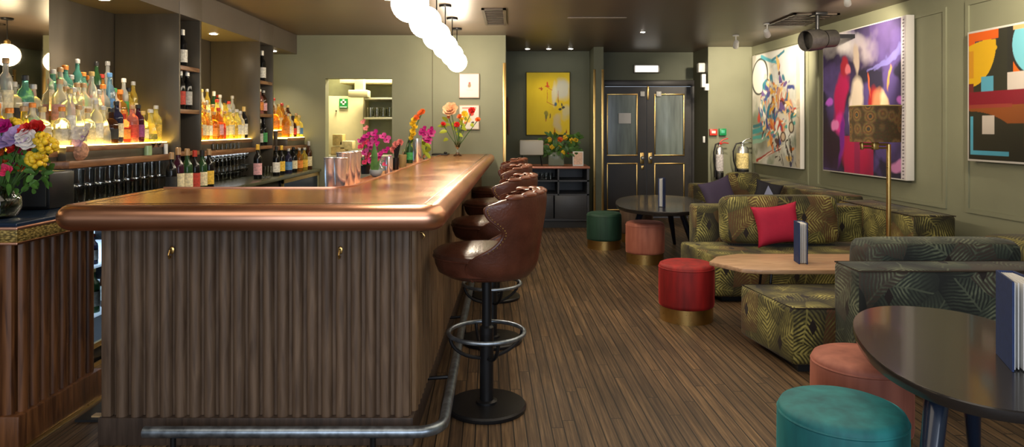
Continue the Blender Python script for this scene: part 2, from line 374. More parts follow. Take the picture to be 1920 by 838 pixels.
# ---- double doors
DOORP = mat('charcoal_brown_door_paint', (.036, .033, .032), .42, var=.08, scale=5)
PANE = mat('light_tinted_door_glass', (.20, .24, .215), .16, var=.35, scale=2.2, stretch=(6, 1, .6), coat=.4)  # opaque pane, light coming through the glass is painted into its colour
struct('trim_8', MB().box(dx0-.03, dx0, 10.49, 10.6, 0, dz+.1).box(dx1-.02, dx1+.01, 10.49, 10.6, 0, dz+.1).box(dx0-.03, dx1+.01, 10.47, 10.6, dz+.01, dz+.1, .01), DOORP)
def door(n, x0, x1, gx0, gx1, hinge):
    Y = 10.52
    gz0, gz1 = E+(240-290)*10.5/F, E+(240-178)*10.5/F; pz0, pz1 = .13, E+(240-308)*10.5/F
    d = MB().box(x0, gx0, Y, Y+.05, .01, dz).box(gx1, x1, Y, Y+.05, .01, dz).box(gx0, gx1, Y, Y+.05, gz1, dz).box(gx0, gx1, Y, Y+.05, .01, gz0).build(n, DOORP, smooth=False)
    d['kind'] = 'structure'
    MB().box(gx0, gx1, Y+.02, Y+.03, gz0, gz1).build('glass_pane', PANE, d)
    t = MB()
    for (a, b) in ((gz0, gz1), (pz0, pz1)):
        w_ = .02
        t.box(gx0-w_, gx1+w_, Y-.012, Y, b, b+w_, .004).box(gx0-w_, gx1+w_, Y-.012, Y, a-w_, a, .004).box(gx0-w_, gx0, Y-.012, Y, a, b, .004).box(gx1, gx1+w_, Y-.012, Y, a, b, .004)
    t.build('brass_trim', BRASS, d)
    hx = x1-.07 if hinge == 'l' else x0+.05
    h = MB().box(hx-.03, hx+.03, Y-.012, Y, .83, 1.0, .005).build('handle_plate', BRASS, d)
    MB().ell((hx, Y-.05, .92), (.03, .03, .03)).tube([(hx, Y-.05, .92), (hx, Y, .92)], .012).build('door_knob', CHROME, h)
    if hinge == 'l': MB().box(hx-.012, hx+.028, Y-.01, Y, .74, .80, .004).build('lock_plate', BRASS, d)
    MB().box(x1-.1 if hinge == 'l' else x0+.14, (x1-.03) if hinge == 'l' else x0+.22, Y-.035, Y, dz-.15, dz-.07, .01).build('door_contact', WHITE, d)
    return d
dmid = (1212.5-960)*10.52/F
d1 = door('door_1', dx0, dmid-.003, (1140-960)*10.52/F, (1193-960)*10.52/F, 'l')
d2 = door('door_2', dmid+.003, dx1-.02, (1229-960)*10.52/F, (1281-960)*10.52/F, 'r')
MB().box(dmid+.005, dmid+.03, 10.495, 10.515, dz-.2, dz+.02, .004).build('top_bolt', BRASS, d2)
MB().box(1.64, 1.83, 10.50, 10.512, 1.45, 1.61).build('paper_notice', PAPER, d1)
c = MB().box((1188-960)*10.5/F, (1237-960)*10.5/F, 10.47, 10.55, E+(240-137)*10.5/F, E+(240-121)*10.5/F, .012)
t = thing('emergency_light', 'slim lit emergency bulkhead light above the double doors', 'light fitting', (2.07, 10.5, 2.25))
c.build('housing', mat('grey_metal', (.25, .24, .22), .4, .6), t)
MB().box((1191-960)*10.46/F, (1234-960)*10.46/F, 10.45, 10.47, E+(240-135)*10.46/F, E+(240-123)*10.46/F, .006).build('diffuser', mat('lit_diffuser', (.9, .9, .85), .3, emit=(1, .95, .85), es=1.1), t)
# white alarm boxes on the dark pillar
tag(MB().box(2.725, 2.824, 9.97, 10.08, E+(240-136)*10/F, E+(240-118)*10/F, .015).build('alarm_box', WHITE), 'white alarm box high on the dark pillar, topmost and leftmost', 'alarm box', 'alarm boxes on the dark pillar')
for (u, v0, v1, lb) in ((1317, 139, 164, 'tall white alarm box on the dark pillar, middle one of three'), (1323, 157, 170, 'small white sensor box on the dark pillar, lowest of three')):
    X = (u-960)*9.9/F
    solo('alarm_box', MB().box(X-.03, X+.03, 9.85-.03, 9.9, E+(240-v1)*9.86/F, E+(240-v0)*9.86/F, .008), WHITE, lb, 'alarm box', 'alarm boxes on the dark pillar')
solo('light_switch', MB().box(2.755, 2.785, 9.84, 9.88, 1.17, 1.26, .005), WHITE, 'small white switch on the dark pillar beside the red call point', 'switch')
def callpoint(u0, u1, v0, v1, colr, lb):
    a, b = at(u0, v1, 9.83), at(u1, v0, 9.83)
    t = thing('call_point', lb, 'call point', (a.x, 9.85, a.z))
    MB().box(a.x, b.x, 9.80, 9.85, a.z, b.z, .006).build('housing', mat('cp'+str(u0), colr, .35), t)
    MB().box(a.x+.025, b.x-.025, 9.796, 9.80, a.z+.03, b.z-.025, .001).build('push_plate', WHITE if u0 < 1340 else mat('cpg', (.1, .5, .3), .3), t)
callpoint(1330, 1344, 242, 254, (.65, .05, .03), 'red fire alarm call point on the green wall by the pillar')
callpoint(1348, 1361, 241, 254, (.01, .28, .09), 'green door release call point right of the red one')
# ---- kitchen seen through the hatch
CREAM = mat('cream_kitchen_wall', (.62, .56, .33), .6, var=.05)
struct('wall_kitchen_back', MB().box(-3.24, -.22, 10.6, 10.75, 0, CZ), mat('kitchen_tile_green', (.30, .31, .17), .35, var=.1))
struct('wall_kitchen_right', MB().box(-.36, -.22, BW+.16, 10.6, 0, CZ), CREAM)
kc = thing('tall_cabinet', 'cream tall cabinet with green first aid sign seen through the hatch', 'cabinet', (-2.3, 10.2, 0))
MB().box((600-960)*10/F, (681-960)*10/F, 10.0, 10.4, 0, E+(240-180)*10/F, .01).build('carcass', CREAM, kc)
MB().ell(((631-960)*10/F, 9.98, E+(240-208)*10/F), (.012, .02, .012), seg=8).build('knob', BLACKM, kc)
fs = thing('first_aid_sign', 'green first aid sign with white cross on the cream kitchen cabinet', 'sign', (-2.47, 9.99, 1.7))
a, b = at(636, 203, 9.98), at(652, 185, 9.98)
MB().box(a.x, b.x, 9.98, 10.0, a.z, b.z).build('panel', mat('sign_green', (.01, .22, .05), .4), fs)
cx, cz = (a.x+b.x)/2, (a.z+b.z)/2+.02
MB().box(cx-.04, cx+.04, 9.974, 9.98, cz-.014, cz+.014).box(cx-.014, cx+.014, 9.974, 9.98, cz-.04, cz+.04).build('cross', mat('sign_white', (.75, .85, .7), .5), fs)
MB().box(cx-.05, cx+.05, 9.974, 9.98, a.z+.012, a.z+.024).build('lettering_strip', mat('sign_white', (.75, .85, .7), .5), fs)
for v, lb in ((183, 'steel kitchen shelf nearer the ceiling behind the hatch'), (220, 'steel kitchen shelf below, loaded with glasses behind the hatch')):
    z = E+(240-v)*9.8/F
    solo('wall_shelf', MB().box(-2.13, -1.4, 9.8, 10.59, z-.03, z, .004), mat('shelf_steel', (.7, .68, .55), .3, .7), lb, 'shelf')
solo('extractor_duct', MB().box(-2.5, -1.5, 9.9, 10.5, 2.03, 2.2, .01).box(-2.25, -2.12, 9.75, 9.9, 1.86, 2.3, .01).box(-2.33, -2.05, 9.7, 9.9, 1.82, 1.92, .01), CREAM, 'cream extractor duct and casing under the kitchen ceiling', 'duct')
for i, (u, v, w_, h_, cl) in enumerate(((636, 262, .14, .16, (.5, .36, .14)), (652, 272, .18, .12, (.62, .5, .26)), (637, 284, .2, .14, (.55, .4, .18)))):
    p = at(u, v, 9.6)
    solo('food_box', MB().box(p.x-w_/2, p.x+w_/2, 9.5, 9.7, p.z-h_/2, p.z+h_/2, .012), mat('box%d' % i, cl, .7, var=.25, scale=20), ('small brown carton topmost in the kitchen pile', 'pale wide carton in the middle of the kitchen pile', 'tan carton lowest in the kitchen pile')[i], 'box', 'cartons piled in the kitchen')
solo('kitchen_counter', MB().box(-2.7, -1.3, 9.3, 9.95, 0, E-(292-240)*9.4/F-.0, .01), mat('kitchen_steel', (.35, .34, .28), .35, .6), 'steel kitchen counter under the cartons', 'counter')
# ================================================================== back bar
XP = -2.71
WINE = [(.036, 0), (.038, .006), (.038, .19), (.034, .215), (.016, .245), (.0145, .30), (.016, .302), (.016, .312)]
SPIR = [(.038, 0), (.041, .006), (.041, .16), (.037, .185), (.017, .21), (.014, .245), (.016, .25), (.016, .26)]
SQUA = [(.044, 0), (.046, .01), (.046, .12), (.040, .15), (.018, .17), (.015, .21), (.018, .213), (.018, .225)]
SLIM = [(.029, 0), (.031, .006), (.031, .22), (.026, .245), (.013, .27), (.012, .31), (.014, .312), (.014, .325)]
BELL = [(.048, 0), (.050, .008), (.046, .07), (.034, .13), (.018, .17), (.015, .215), (.018, .218), (.018, .23)]
SHP = {'wine': (WINE, .04, .15, 16), 'spirit': (SPIR, .04, .13, 16), 'square': (SQUA, .03, .10, 8), 'slim': (SLIM, .07, .18, 12), 'bell': (BELL, .02, .06, 16)}
GC = {'clear': (.93, .94, .86), 'teal': (.18, .62, .50), 'green': (.03, .09, .03), 'amber': (.75, .30, .04), 'gold': (.93, .68, .10), 'yellow': (.95, .85, .22), 'red': (.80, .10, .06), 'pink': (.9, .32, .25), 'purple': (.06, .012, .03), 'navy': (.03, .03, .07), 'black': (.012, .012, .012), 'blue': (.25, .55, .8), 'brown': (.07, .025, .01)}
LC = {'white': (.78, .75, .66), 'cream': (.75, .66, .42), 'red': (.5, .05, .03), 'yellow': (.8, .5, .06), 'black': (.02, .02, .02), 'orange': (.75, .25, .04), 'green': (.05, .3, .08), 'blue': (.1, .25, .5), 'pink': (.75, .4, .42), 'gold': (.6, .42, .15), 'silver': (.48, .47, .43), 'wood': (.45, .28, .14), 'purple': (.25, .05, .2)}
_bc = {}
def gmat(g):
    dark = g in ('black', 'navy', 'purple', 'brown', 'green')
    return mat('bottle_glass_'+g, GC[g], .06, trans=.35 if dark else .72, ior=1.33)
def bottle_meshes(shape, g, l, c):
    k = (shape, g, l, c)
    if k in _bc: return _bc[k]
    prof, l0, l1, seg = SHP[shape]
    h = prof[-1][1]
    if seg == 8: M = Matrix.Rotation(R(22.5), 4, 'Z')
    else: M = None
    b = MB().lathe(prof, seg=seg if seg != 8 else 8, M=M).build('bottle', gmat(g)); parts = [b.data]
    rl = max(r for r, z in prof)+.0012 if shape != 'bell' else .0478
    lb = MB().lathe([(rl, l0), (rl if shape != 'bell' else .040, l1)], seg=seg, M=M, cap=False).build('label', mat('label_'+l, LC[l], .6, var=.3, scale=60)); parts.append(lb.data)
    r0 = prof[-1][0]+.002
    cp = MB().lathe([(r0, h-.035 if shape == 'wine' else h-.012), (r0, h+.012), (r0*.8, h+.016)], seg=10).build('cap', mat('cap_'+c, LC[c], .4, .3)); parts.append(cp.data)
    for o in (b, lb, cp): bpy.data.objects.remove(o)
    _bc[k] = parts; return parts
GN = {'navy': 'navy', 'gold': 'golden'}
def bottle(shape, g, l, c, loc, label, group, s=1., cap=True):
    me = bottle_meshes(shape, g, l, c)
    o = bpy.data.objects.new('bottle', me[0]); COL.objects.link(o); o.location = loc; o.scale = (s, s, s); o.rotation_euler.z = random.uniform(-.5, .5)
    tag(o, label, 'bottle', group)
    for nme, m_ in (('label', me[1]), ('cap', me[2])):
        if nme == 'cap' and not cap: continue
        q = bpy.data.objects.new(nme, m_); COL.objects.link(q); q.parent = o
    return o
ORD = ['first', 'second', 'third', 'fourth', 'fifth', 'sixth', 'seventh', 'eighth', 'ninth', 'tenth', 'eleventh', 'twelfth', 'thirteenth', 'fourteenth', 'fifteenth']
ADJ = {'wine': '', 'spirit': 'round ', 'square': 'squat ', 'slim': 'slim ', 'bell': 'bell-shaped '}
def row(specs, where, group, X, Ys, Z, jit=.012, sc_=1.):
    # specs: list of (shape, glass, label, cap) from left to right as seen
    for i, (sp, Y) in enumerate(zip(specs, Ys)):
        sh, g, l, c = sp
        lb = '%s%s bottle, %s label, %s cap, %s from left %s' % (ADJ[sh], g, l, c, ORD[i], where)
        bottle(sh, g, l, c, (X+random.uniform(-jit, jit), Y, Z), lb, group, s=sc_*random.uniform(.94, 1.06))
FILL = {'c': [('spirit', 'clear', 'white', 'wood'), ('bell', 'clear', 'cream', 'silver'), ('square', 'clear', 'pink', 'wood'), ('spirit', 'clear', 'cream', 'black'), ('square', 'clear', 'silver', 'orange'), ('slim', 'clear', 'white', 'gold')],
        't': [('square', 'teal', 'silver', 'silver'), ('spirit', 'clear', 'white', 'wood'), ('slim', 'green', 'black', 'black'), ('spirit', 'teal', 'white', 'orange'), ('square', 'clear', 'orange', 'silver')],
        'g': [('spirit', 'gold', 'cream', 'gold'), ('square', 'amber', 'orange', 'wood'), ('spirit', 'yellow', 'white', 'silver'), ('spirit', 'clear', 'cream', 'red')]}
def dense(specs, n, key):
    out = list(specs); r = random.Random(len(specs)*7+n)
    while len(out) < n: out.insert(r.randrange(0, max(1, int(len(out)*.55))), r.choice(FILL[key]))
    return out
def lin_(a, b, n): return [a+(b-a)*i/(n-1) for i in range(n)] if n > 1 else [a]
# towers
def tower(Y0, Y1, label, zbot):
    t = thing('shelf_tower', label, 'shelving', (XP-.25, (Y0+Y1)/2, zbot))
    MB().box(-3.235, XP, Y0, Y0+.022, zbot, 2.31, .002).build('near_side_panel', BRONZE, t)
    MB().box(-3.235, XP, Y1-.03, Y1, zbot, 2.31, .002).build('far_side_panel', BRONZE, t)
    MB().box(-3.0, -2.99, Y0+.022, Y1-.03, zbot, 2.31).build('back_panel', DARK, t)
    for z in (1.185, 1.535, 1.895): MB().box(-2.99, XP-.003, Y0+.022, Y1-.03, z-.035, z, .002).build('shelf', SHELFW, t)
    MB().box(-3.235, XP+.004, Y0, Y1, 2.31, CZ-.002, .002).build('header', SOFFIT, t)
    return t
tower(5.56, 5.96, 'bronze shelf tower with three open niches left of the second bay', .87)
tower(7.33, 7.76, 'bronze shelf tower with open niches right of the second bay', .87)
struct('trim_9', MB().box(-3.235, XP, 3.0, 5.56, 2.31, CZ-.001), SOFFIT)
struct('trim_10', MB().box(-3.235, XP, 5.96, 7.33, 2.31, CZ-.001), SOFFIT)
struct('trim_11', MB().box(-3.235, XP, 7.76, BW-.01, 2.31, CZ-.001), SOFFIT)
def downlight(x, y, z, label, pw=8, size=.028, group='recessed downlights', spot=100, col=(1, .82, .6)):
    t = thing('downlight', label, 'downlight', (x, y, z), group)
    MB().lathe([(size*1.45, -.006), (size*1.45, 0), (size, 0), (size, -.004)], (x, y, z-.001), 20).build('trim_ring', WHITE, t)
    MB().cyl((x, y), size, z-.009, z-.0035, 16).build('lens', LAMPW, t)
    if pw:
        ld = bpy.data.lights.new('downlight_beam', 'SPOT'); ld.energy = pw; ld.spot_size = R(spot); ld.spot_blend = .7; ld.color = col; ld.shadow_soft_size = .03
        lo = bpy.data.objects.new('downlight_beam', ld); COL.objects.link(lo); lo.location = (x, y, z-.02)
downlight(-2.93, 6.7, 2.309, 'recessed downlight in the soffit over the second bay of bottles', 26, .035)
downlight(-2.86, 8.2, 2.309, 'recessed downlight in the soffit over the far bay of bottles', 22, .03)
downlight(-2.93, 4.9, 2.309, 'recessed downlight in the soffit over the first bay of bottles', 26, .035)
# mirror box by the first bay
mr = thing('wall_mirror', 'antique mirror panel reflecting the globes behind the bottles', 'mirror', (-3.1, 3.7, 1.2))
MB().box(-3.235, -3.004, 2.9, 4.43, 1.18, 2.305).build('backing_box', BRONZE, mr)
MB().box(-3.004, -2.998, 2.9, 4.42, 1.18, 2.305).build('mirror_glass', MIRROR, mr)
# wood shelves
def bay_shelf(pts, label):
    return solo('back_bar_shelf', MB().prism(pts, 1.125, 1.172, .004), SHELFW, label, 'shelf')
bay_shelf([(-3.23, 3.3), (-2.87, 3.3), (-2.87, 4.2), (-2.75, 4.24), (-2.75, 5.555), (-3.23, 5.555)], 'walnut shelf under the bottles of the first bay behind the flowers')
bay_shelf([(-3.23, 5.965), (-2.75, 5.965), (-2.75, 7.325), (-3.23, 7.325)], 'walnut shelf under the lit bottles between the two towers')
bay_shelf([(-3.23, 7.765), (-2.58, 7.765), (-2.58, BW-.01), (-3.23, BW-.01)], 'walnut shelf of the far bay against the green wall')
def steps(Y0, Y1, x1, tiers, label, xb=-3.23):
    t = thing('bottle_display', label, 'bottle display', (x1-.15, (Y0+Y1)/2, 1.172))
    for (xa, xbk, z, ye) in tiers:
        Y0 = Y0 if xa > -2.9 or Y0 > 4.3 or Y0 < 4 else 4.44
        MB().box(xbk, xa, Y0, ye, 1.172, z-.014, .002).build('step', BRONZE, t)
        MB().box(xbk+.002, xa-.002, Y0+.004, ye-.004, z-.013, z, .001).build('lit_top', GLOW, t)
        MB().box(xa-.0, xa+.006, Y0, ye, z-.04, z-.006, .001).build('front_lip', SHELFW, t)
    return t
steps(4.27, 5.53, -2.79, [(-2.79, -2.915, 1.27, 5.53), (-2.915, -3.04, 1.385, 5.42), (-3.04, -3.225, 1.50, 5.28)], 'three-step bottle display glowing yellow in the first bay')
steps(3.5, 4.26, -2.84, [(-2.84, -2.92, 1.24, 4.26), (-2.92, -2.996, 1.39, 4.26)], 'two-step bottle display in front of the mirror')
steps(5.98, 7.31, -2.79, [(-2.79, -2.915, 1.27, 7.31), (-2.915, -3.04, 1.36, 7.30), (-3.04, -3.225, 1.44, 7.30)], 'three-step glowing bottle display between the two towers')
steps(7.9, 8.56, -2.60, [(-2.60, -2.715, 1.27, 8.56), (-2.715, -2.83, 1.36, 8.5), (-2.83, -2.96, 1.45, 8.3)], 'three-step glowing bottle display in the far bay')
B1 = 'in front row of first bay'
row(dense([('bell', 'clear', 'white', 'wood'), ('square', 'clear', 'cream', 'wood'), ('spirit', 'clear', 'white', 'silver'), ('square', 'brown', 'black', 'black'), ('spirit', 'navy', 'cream', 'black'), ('square', 'red', 'orange', 'orange'), ('spirit', 'pink', 'red', 'wood'), ('spirit', 'purple', 'purple', 'black'), ('square', 'yellow', 'cream', 'gold'), ('bell', 'yellow', 'cream', 'silver'), ('spirit', 'yellow', 'yellow', 'silver')], 14, 'c'), B1, 'bottles on the front step of the first bay', -2.85, lin_(4.33, 5.46, 14), 1.27, sc_=1.06)
row(dense([('spirit', 'clear', 'pink', 'wood'), ('square', 'clear', 'white', 'wood'), ('bell', 'clear', 'green', 'silver'), ('spirit', 'clear', 'cream', 'orange'), ('slim', 'blue', 'blue', 'blue'), ('spirit', 'clear', 'white', 'green'), ('square', 'amber', 'orange', 'orange'), ('slim', 'clear', 'green', 'white'), ('spirit', 'gold', 'purple', 'black'), ('slim', 'gold', 'cream', 'silver')], 14, 'c'), 'in middle row of first bay', 'bottles on the middle step of the first bay', -2.975, lin_(4.48, 5.38, 14), 1.385, sc_=1.12)
row(dense([('spirit', 'clear', 'white', 'wood'), ('square', 'teal', 'silver', 'silver'), ('spirit', 'clear', 'white', 'wood'), ('slim', 'teal', 'white', 'silver'), ('spirit', 'teal', 'white', 'orange'), ('square', 'clear', 'red', 'orange'), ('slim', 'green', 'black', 'black'), ('spirit', 'amber', 'orange', 'red'), ('slim', 'clear', 'white', 'silver')], 12, 't'), 'in back row of first bay', 'bottles on the back step of the first bay', -3.11, lin_(4.48, 5.24, 12), 1.50, sc_=1.1)
row(dense([('bell', 'clear', 'orange', 'wood'), ('spirit', 'gold', 'orange', 'orange'), ('square', 'clear', 'cream', 'orange'), ('bell', 'gold', 'white', 'wood'), ('spirit', 'clear', 'yellow', 'orange'), ('square', 'clear', 'white', 'gold')], 8, 'c'), 'in front row by the mirror', 'bottles on the front step by the mirror', -2.88, lin_(3.56, 4.2, 8), 1.24, sc_=1.08)
row(dense([('square', 'clear', 'white', 'wood'), ('spirit', 'clear', 'cream', 'wood'), ('spirit', 'clear', 'white', 'silver'), ('slim', 'clear', 'cream', 'wood'), ('square', 'clear', 'black', 'silver'), ('spirit', 'teal', 'white', 'black'), ('square', 'clear', 'white', 'silver')], 9, 'c'), 'in back row by the mirror', 'bottles on the back step by the mirror', -2.957, lin_(3.56, 4.22, 9), 1.39, sc_=1.12)
row(dense([('square', 'gold', 'orange', 'gold'), ('spirit', 'amber', 'cream', 'wood'), ('square', 'amber', 'orange', 'wood'), ('spirit', 'amber', 'pink', 'red'), ('square', 'red', 'red', 'gold'), ('spirit', 'gold', 'cream', 'wood'), ('spirit', 'yellow', 'cream', 'silver'), ('square', 'gold', 'yellow', 'gold'), ('spirit', 'yellow', 'white', 'silver'), ('spirit', 'clear', 'white', 'silver'), ('wine', 'black', 'white', 'gold')], 13, 'g'), 'in front row between towers', 'bottles on the front step between the towers', -2.85, lin_(6.15, 7.24, 13), 1.27, sc_=1.05)
row(dense([('spirit', 'gold', 'cream', 'gold'), ('spirit', 'clear', 'cream', 'silver'), ('spirit', 'yellow', 'white', 'red'), ('slim', 'clear', 'cream', 'silver'), ('spirit', 'gold', 'cream', 'black'), ('spirit', 'clear', 'white', 'red'), ('slim', 'clear', 'silver', 'silver')], 9, 'g'), 'in middle row between towers', 'bottles on the middle step between the towers', -2.975, lin_(6.48, 7.24, 9), 1.36, sc_=1.1)
row([('slim', 'clear', 'cream', 'gold'), ('slim', 'gold', 'cream', 'silver'), ('wine', 'green', 'white', 'white'), ('spirit', 'green', 'green', 'red')], 'in back row between towers', 'bottles on the back step between the towers', -3.11, lin_(6.86, 7.22, 4), 1.44)
row(dense([('spirit', 'amber', 'orange', 'wood'), ('spirit', 'clear', 'cream', 'gold'), ('square', 'brown', 'red', 'black'), ('spirit', 'gold', 'white', 'wood'), ('square', 'yellow', 'blue', 'gold')], 6, 'g'), 'in front row of far bay', 'bottles on the front step of the far bay', -2.655, lin_(7.98, 8.5, 6), 1.27, sc_=1.08)
row(dense([('spirit', 'gold', 'cream', 'gold'), ('spirit', 'amber', 'orange', 'red'), ('square', 'clear', 'cream', 'wood'), ('spirit', 'brown', 'cream', 'gold')], 5, 'g'), 'in middle row of far bay', 'bottles on the middle step of the far bay', -2.77, lin_(7.98, 8.42, 5), 1.36, sc_=1.1)
row([('slim', 'gold', 'cream', 'gold'), ('spirit', 'amber', 'white', 'green'), ('spirit', 'clear', 'cream', 'red')], 'in back row of far bay', 'bottles on the back step of the far bay', -2.88, lin_(8.02, 8.25, 3), 1.45)
# niche bottles
row([('wine', 'black', 'white', 'red'), ('wine', 'black', 'white', 'white')], 'in top niche of near tower', 'bottles in the near tower', -2.78, [5.64, 5.77], 1.895, .004)
row([('wine', 'black', 'cream', 'silver'), ('wine', 'black', 'red', 'silver'), ('wine', 'black', 'silver', 'white')], 'in second niche of near tower', 'bottles in the near tower', -2.78, [5.63, 5.73, 5.85], 1.535, .004)
row([('wine', 'black', 'white', 'white')], 'in top niche of far tower', 'bottles in the far tower', -2.78, [7.6], 1.895, .004)
row([('spirit', 'pink', 'orange', 'silver'), ('spirit', 'pink', 'orange', 'white'), ('spirit', 'brown', 'pink', 'silver')], 'in second niche of far tower', 'bottles in the far tower', -2.78, [7.42, 7.53, 7.64], 1.535, .004)
row([('slim', 'clear', 'white', 'white'), ('wine', 'black', 'silver', 'silver'), ('wine', 'black', 'green', 'black')], 'in lowest niche of far tower', 'bottles in the far tower', -2.78, [7.42, 7.53, 7.65], 1.185, .004, .95)
# lower counter with fridges
lc = thing('back_counter', 'long low black back counter behind the bar', 'counter', (-2.8, 6, 0))
MB().box(-3.235, -2.40, 3.53, BW-.01, .835, .87, .006).build('worktop', mat('dark_olive_worktop', (.06, .06, .035), .25, var=.2), lc)
MB().box(-3.235, -2.46, 5.06, 7.2, 0, .835).build('cupboard_body', DARK, lc)
MB().box(-3.235, -2.50, 3.53, 3.6, 0, .835).box(-3.235, -3.2, 3.53, BW-.01, .0, 1.12).build('end_panel', SHELFW, lc)
MB().box(-3.2, -3.19, 3.6, BW-.01, .87, 1.12).build('splashback', DARK, lc)
ICE = mat('lit_fridge_interior', (.8, .88, .95), .4, emit=(.55, .75, 1), es=1.0)
def fridge(Y0, Y1, label):
    t = thing('bottle_fridge', label, 'fridge', (-2.7, (Y0+Y1)/2, 0))
    MB().box(-3.1, -2.44, Y0, Y1, 0, .13).box(-3.1, -2.44, Y0, Y1, .79, .83).box(-3.1, -2.44, Y0, Y0+.02, .13, .79).box(-3.1, -2.44, Y1-.02, Y1, .13, .79).box(-3.1, -3.08, Y0, Y1, .13, .79).build('cabinet', BLACKM, t)
    MB().box(-3.08, -3.07, Y0+.02, Y1-.02, .6, .79).build('lit_back', ICE, t)
    for z in (.56, .27): MB().box(-3.06, -2.47, Y0+.02, Y1-.02, z-.012, z, .002).build('shelf', mat('glowing_wire_shelf', (.8, .85, .9), .3, emit=(.6, .8, 1), es=.35), t)  # shelves emit a little themselves, imitating the cold light falling on them
    MB().box(-2.44, -2.42, Y0, Y0+.03, .13, .83).box(-2.44, -2.42, Y1-.03, Y1, .13, .83).box(-2.44, -2.42, Y0, Y1, .79, .83).box(-2.44, -2.42, Y0, Y1, .1, .13).build('door_frame', BRASS, t)
    MB().box(-2.434, -2.43, Y0+.03, Y1-.03, .13, .79).build('glass_pane', mat('fridge_glass', (.9, .95, 1), .02, trans=1, ior=1.1), t)
fridge(3.62, 5.04, 'bottle fridge lit cold white between the two fluted counters')
fridge(7.22, 8.58, 'lit bottle fridge at the far end behind the bar')
row([('spirit', 'clear', 'silver', 'silver'), ('wine', 'navy', 'pink', 'blue'), ('spirit', 'navy', 'white', 'red'), ('wine', 'green', 'white', 'black')], 'on the upper fridge shelf', 'bottles in the near fridge', -2.53, [3.85, 3.98, 4.12, 4.27], .56, .002, .68)
row([('spirit', 'green', 'cream', 'gold'), ('spirit', 'brown', 'cream', 'gold'), ('spirit', 'green', 'white', 'gold'), ('spirit', 'brown', 'white', 'red')], 'on the lower fridge shelf', 'bottles in the near fridge', -2.53, [3.85, 3.98, 4.12, 4.27], .27, .002, .95)
# bottles standing on the counter
row([('wine', 'black', 'black', 'wood'), ('wine', 'purple', 'cream', 'wood'), ('wine', 'green', 'cream', 'wood'), ('wine', 'black', 'red', 'red'), ('wine', 'green', 'cream', 'black'), ('wine', 'black', 'yellow', 'wood')], 'on counter by the near tower', 'wine bottles in front of the near tower', -2.53, lin_(5.06, 5.72, 6), .87, .01, 1.06)
row([('wine', 'black', 'pink', 'yellow')], 'alone under the far tower', 'single bottles on the counter', -2.55, [6.85], .87, .004, 1.02)
row([('wine', 'black', 'white', 'black'), ('wine', 'black', 'yellow', 'yellow'), ('spirit', 'navy', 'blue', 'silver'), ('spirit', 'black', 'cream', 'black'), ('spirit', 'amber', 'orange', 'silver'), ('spirit', 'gold', 'yellow', 'silver'), ('wine', 'brown', 'cream', 'silver')], 'on counter under far bay', 'bottles on the far end of the counter', -2.52, lin_(7.3, 8.45, 7), .87, .01, 1.)
# glasses
def glass_mesh(kind):
    if kind == 'tumbler': pr = [(.026, 0), (.034, .004), (.038, .11), (.035, .11), (.031, .012), (.0, .010)]
    else: pr = [(.032, 0), (.006, .006), (.005, .05), (.02, .06), (.036, .085), (.032, .118), (.030, .118), (.033, .085), (.0, .062)]
    o = MB().lathe(pr, seg=12, cap=False).build('g', GLASSY); me = o.data; bpy.data.objects.remove(o); return me
GT, GW = glass_mesh('tumbler'), glass_mesh('wine')
def glasses(me, name, xs, ys, z, label, group, inv=False, s=1):
    for x in xs:
        for y in ys:
            o = bpy.data.objects.new(name, me); COL.objects.link(o); o.location = (x, y, z+(.118*s if inv else 0)); o.scale = (s, s, -s if inv else s)
            tag(o, label, 'glass', group)
solo('glass_rack', MB().box(-3.0, -2.78, 4.27, 5.54, .995, 1.0), GLASSY, 'clear shelf between two rows of tumblers in the first bay', 'shelf')
solo('glass_rack', MB().box(-3.0, -2.78, 5.98, 7.3, .995, 1.0), GLASSY, 'clear shelf between two rows of stemmed glasses past the near tower', 'shelf')
glasses(GT, 'tumbler_glass', (-2.83, -2.95), lin_(4.35, 5.48, 11), .871, 'clear tumbler in the lower rows under the first bay shelf', 'tumblers, lower rows')
glasses(GT, 'tumbler_glass', (-2.83,), lin_(4.35, 5.48, 11), 1.001, 'clear tumbler in the upper row right under the first bay shelf', 'tumblers, upper row')
glasses(GW, 'stemmed_glass', (-2.83,), lin_(6.04, 7.24, 14), .871, 'clear stemmed glass in the lower row between the towers', 'stemmed glasses, lower row')
glasses(GW, 'stemmed_glass', (-2.83,), lin_(6.04, 7.24, 14), 1.001, 'clear stemmed glass in the upper row between the towers', 'stemmed glasses, upper row')
glasses(GT, 'tumbler_glass', (-2.56,), [6.98, 7.07, 7.16], .871, 'short clear tumbler on the counter right of the yellow-capped bottle', 'tumblers beside the yellow-capped bottle')
glasses(GT, 'tumbler_glass', lin_(-2.05, -1.5, 7), (9.9, 10.05), E+(240-220)*9.8/F+.001, 'clear glass on the kitchen shelf behind the hatch', 'glasses on the kitchen shelf', s=1.3)
glasses(GW, 'stemmed_glass', (-2.80,), [5.3, 5.38], 1.173, 'small stemmed glass at the right end of the first bay shelf', 'small stemmed glasses on the shelf end')
glasses(GT, 'tumbler_glass', (-2.78,), lin_(6.35, 6.95, 7), 1.173, 'small clear glass on the walnut shelf between the towers', 'small glasses on the walnut shelf', s=.62)
solo('candle_jar', MB().cyl((-2.775, 5.2), .03, 1.173, 1.245, 16), mat('pale_green_glass', (.35, .5, .25), .2), 'small pale green jar on the first bay shelf', 'jar')
solo('candle', MB().cyl((-2.775, 5.47), .016, 1.173, 1.255, 12), WHITE, 'short white candle at the tower end of the first bay shelf', 'candle')
